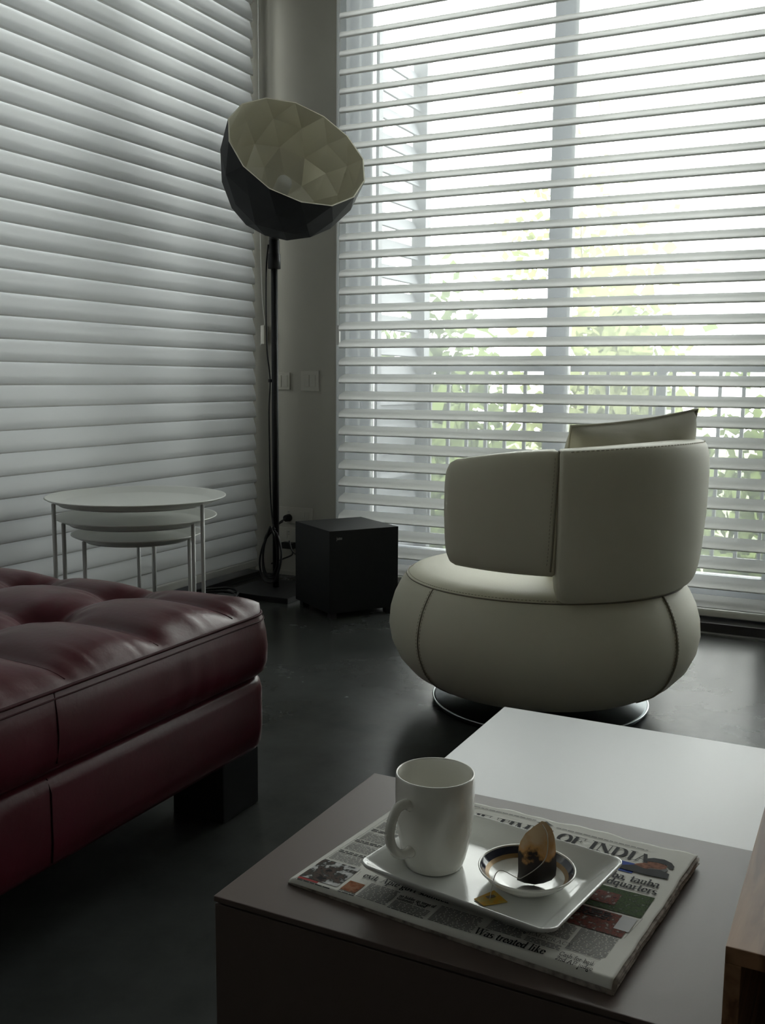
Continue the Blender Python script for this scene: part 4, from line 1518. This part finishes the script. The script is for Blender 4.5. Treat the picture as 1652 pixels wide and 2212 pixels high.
def rr_ring(hx, hy, r, z, lift=0.0, n=7):
    pts = []
    for sx, sy, a0 in ((1, 1, 0), (-1, 1, 90), (-1, -1, 180), (1, -1, 270)):
        for k in range(n):
            a = rad(a0 + 90 * k / (n - 1))
            x = sx * (hx - r) + r * cos(a)
            y = sy * (hy - r) + r * sin(a)
            cl = math.exp(-((hx - abs(x)) + (hy - abs(y))) / 0.012)
            p = tc_ + TU * x + TV * y
            pts.append((p.x, p.y, z + lift * cl))
    # midpoints along the long sides keep the walls smooth
    return pts


rings = [rr_ring(0.0760, 0.0540, 0.010, 0.5480), rr_ring(0.0815, 0.0590, 0.011, 0.5482), rr_ring(0.0855, 0.0625, 0.012, 0.5498), rr_ring(0.0950, 0.0720, 0.013, 0.5572, 0.001),
         rr_ring(0.1060, 0.0825, 0.013, 0.5650, 0.003), rr_ring(0.1090, 0.0850, 0.013, 0.5668, 0.004), rr_ring(0.1102, 0.0862, 0.013, 0.5665, 0.004), rr_ring(0.1104, 0.0864, 0.013, 0.5650, 0.004),
         rr_ring(0.1090, 0.0850, 0.013, 0.5628, 0.003), rr_ring(0.0870, 0.0640, 0.013, 0.5462), rr_ring(0.0800, 0.0580, 0.012, 0.5440)]
verts, faces = [], []
for r in rings:
    verts += r
n = len(rings[0])
faces.append(tuple(range(n)))
for q in range(len(rings) - 1):
    for k in range(n):
        k2 = (k + 1) % n
        faces.append((q * n + k, (q + 1) * n + k, (q + 1) * n + k2, q * n + k2))
faces.append(tuple(reversed(range((len(rings) - 1) * n, len(rings) * n))))
tray = mesh('serving_tray', verts, faces, M['tray_glaze'], None, True)
tag(tray, 'rectangular white ceramic tray with flared rim, on the newspaper', 'tray')
me = tray.data
bmt = bmesh.new()
bmt.from_mesh(me)
bmesh.ops.recalc_face_normals(bmt, faces=bmt.faces)
bmt.to_mesh(me)
bmt.free()

# ------------------------------------------------------------------ mug
mx_, my_, mz_ = -0.3953, 0.9197, 0.5486
MG = empty('mug', (mx_, my_, mz_), 'tall white porcelain mug standing on the left of the tray', 'mug')
prof = [(0.001, 0.0015), (0.026, 0.0015), (0.0285, 0.0), (0.0305, 0.0015), (0.0335, 0.010), (0.0370, 0.024), (0.0398, 0.042), (0.0414, 0.060), (0.0420, 0.076), (0.0420, 0.092), (0.0417, 0.1005),
        (0.0412, 0.1020), (0.0402, 0.1020), (0.0397, 0.1005), (0.0398, 0.090), (0.0398, 0.074), (0.0390, 0.058), (0.0372, 0.040), (0.0340, 0.020), (0.0290, 0.009), (0.020, 0.0065), (0.001, 0.006)]
lathe('body', prof, M['porcelain'], MG, 72, (mx_, my_, mz_))
hd = Vector((-0.289, -0.957, 0)).normalized()
hp = [(0.0385, 0.0770), (0.0470, 0.0815), (0.0575, 0.0810), (0.0640, 0.0745), (0.0688, 0.0640), (0.0698, 0.0530), (0.0660, 0.0415), (0.0580, 0.0320), (0.0490, 0.0280), (0.0370, 0.0270)]
path = smooth_path([Vector((mx_, my_, mz_)) + hd * a + Vector((0, 0, b)) for a, b in hp], 5)
hv, hf = tube_data(path, [0.0062 if (i < 3 or i > len(path) - 4) else 0.0052 for i in range(len(path))], 14)
mesh('handle', hv, hf, M['porcelain'], MG, True)

# ------------------------------------------------------------------ small dish
bx_, by_, bz_ = -0.2938, 0.9247, 0.5482
DS = empty('small_dish', (bx_, by_, bz_), 'small round dish with a navy and gold band inside, on the tray', 'dish')
inner = [(0.0478, 0.0178), (0.0455, 0.0148), (0.0420, 0.0112), (0.0370, 0.0078), (0.0310, 0.0054), (0.0230, 0.0042), (0.001, 0.0040)]
prof = [(0.001, 0.0012), (0.026, 0.0012), (0.027, 0.0), (0.029, 0.0), (0.0300, 0.0018), (0.0370, 0.0052), (0.0430, 0.0100), (0.0475, 0.0155), (0.0494, 0.0172), (0.0498, 0.0184), (0.0492, 0.0192), (0.0482, 0.0190)] + inner
lathe('bowl', prof, M['porcelain'], DS, 72, (bx_, by_, bz_))
lathe('navy_band', [(0.0472, 0.0180), (0.0453, 0.0152), (0.0424, 0.0121)], M['navy'], DS, 72, (bx_, by_, bz_))
lathe('gold_band', [(0.0424, 0.0121), (0.0405, 0.0106), (0.0385, 0.0093)], M['gold'], DS, 72, (bx_, by_, bz_))

# ------------------------------------------------------------------ used tea bag with its string and tag
tb = Vector((-0.2815, 0.9195, 0.5528))
cdir = Vector((0.30, -0.954, 0)).normalized()
sdir = Vector((0.954, 0.30, 0)).normalized()
outl = [(-0.0198, 0.003), (-0.0188, 0.012), (-0.0192, 0.024), (-0.0195, 0.035), (-0.0172, 0.044), (-0.0124, 0.0526), (-0.004, 0.0605), (0.0035, 0.0665), (0.008, 0.0655), (0.0137, 0.059), (0.0165, 0.051),
        (0.0179, 0.0423), (0.0188, 0.030), (0.0195, 0.019), (0.0188, 0.011), (0.015, 0.006), (0.007, 0.002), (-0.002, 0.0), (-0.012, 0.0005)]
cc = (0.0, 0.028)
verts, faces = [], []
no = len(outl)
rnd = random.Random(4)
for sgn in (1, -1):
    for s in (1.0, 0.93, 0.8, 0.6, 0.35):
        for k, (a, b) in enumerate(outl):
            x = cc[0] + (a - cc[0]) * s
            z = cc[1] + (b - cc[1]) * s
            full = 0.0150 * (1 - s ** 3.0) * (1.25 - 0.7 * z / 0.066) + 0.0008 * rnd.uniform(-1, 1) * (s < 1)
            lean = 0.004 * (z / 0.066)
            p = sdir * x + cdir * (sgn * full - lean)
            verts.append((p.x, p.y, z))
    p = cdir * (sgn * 0.0140)
    verts.append((p.x, p.y, cc[1]))
half_n = 5 * no + 1
for h_ in range(2):
    o = h_ * half_n
    for q in range(4):
        for k in range(no):
            k2 = (k + 1) % no
            f = (o + q * no + k, o + q * no + k2, o + (q + 1) * no + k2, o + (q + 1) * no + k)
            faces.append(f if h_ == 0 else tuple(reversed(f)))
    for k in range(no):
        f = (o + 4 * no + k, o + 4 * no + (k + 1) % no, o + half_n - 1)
        faces.append(f if h_ == 0 else tuple(reversed(f)))
TB = mesh('tea_bag', verts, faces, M['teabag'], None, True)
TB.location = tb
tag(TB, 'used brown tea bag with a string and yellow tag, standing in the small dish', 'tea bag')
sx_ = [(0.0040, 0.0655, 0.002), (0.0091, 0.0575, 0.0065), (0.0098, 0.0440, 0.0110), (0.0072, 0.0340, 0.0135), (-0.0006, 0.0250, 0.0150), (-0.0125, 0.0150, 0.0145), (-0.0190, 0.0125, 0.0140)]
spts = [tb + sdir * a + cdir * c + Vector((0, 0, b)) for a, b, c in sx_]
spts += [Vector((-0.3118, 0.9030, 0.5680)), Vector((-0.3160, 0.8935, 0.5685)), Vector((-0.3175, 0.8865, 0.5560)), Vector((-0.3150, 0.8740, 0.5496))]
st = tube('string', smooth_path(spts, 6), 0.00045, M['string'], TB, 5)
tv = [(-0.3300, 0.8700), (-0.3165, 0.8625), (-0.2985, 0.8800), (-0.3180, 0.8950)]
vv = [(a, b, 0.5487) for a, b in tv] + [(a, b, 0.5494) for a, b in tv]
tg = mesh('paper_tag', vv, [(0, 3, 2, 1), (4, 5, 6, 7), (0, 1, 5, 4), (1, 2, 6, 5), (2, 3, 7, 6), (3, 0, 4, 7)], M['tag'], TB)
tg['label'] = 'yellow paper tag'
mesh('tag_print', [(-0.3215, 0.8790, 0.5496), (-0.3175, 0.8760, 0.5496), (-0.3115, 0.8835, 0.5496), (-0.3155, 0.8862, 0.5496)], [(0, 1, 2, 3)], M['tag_print'], tg)
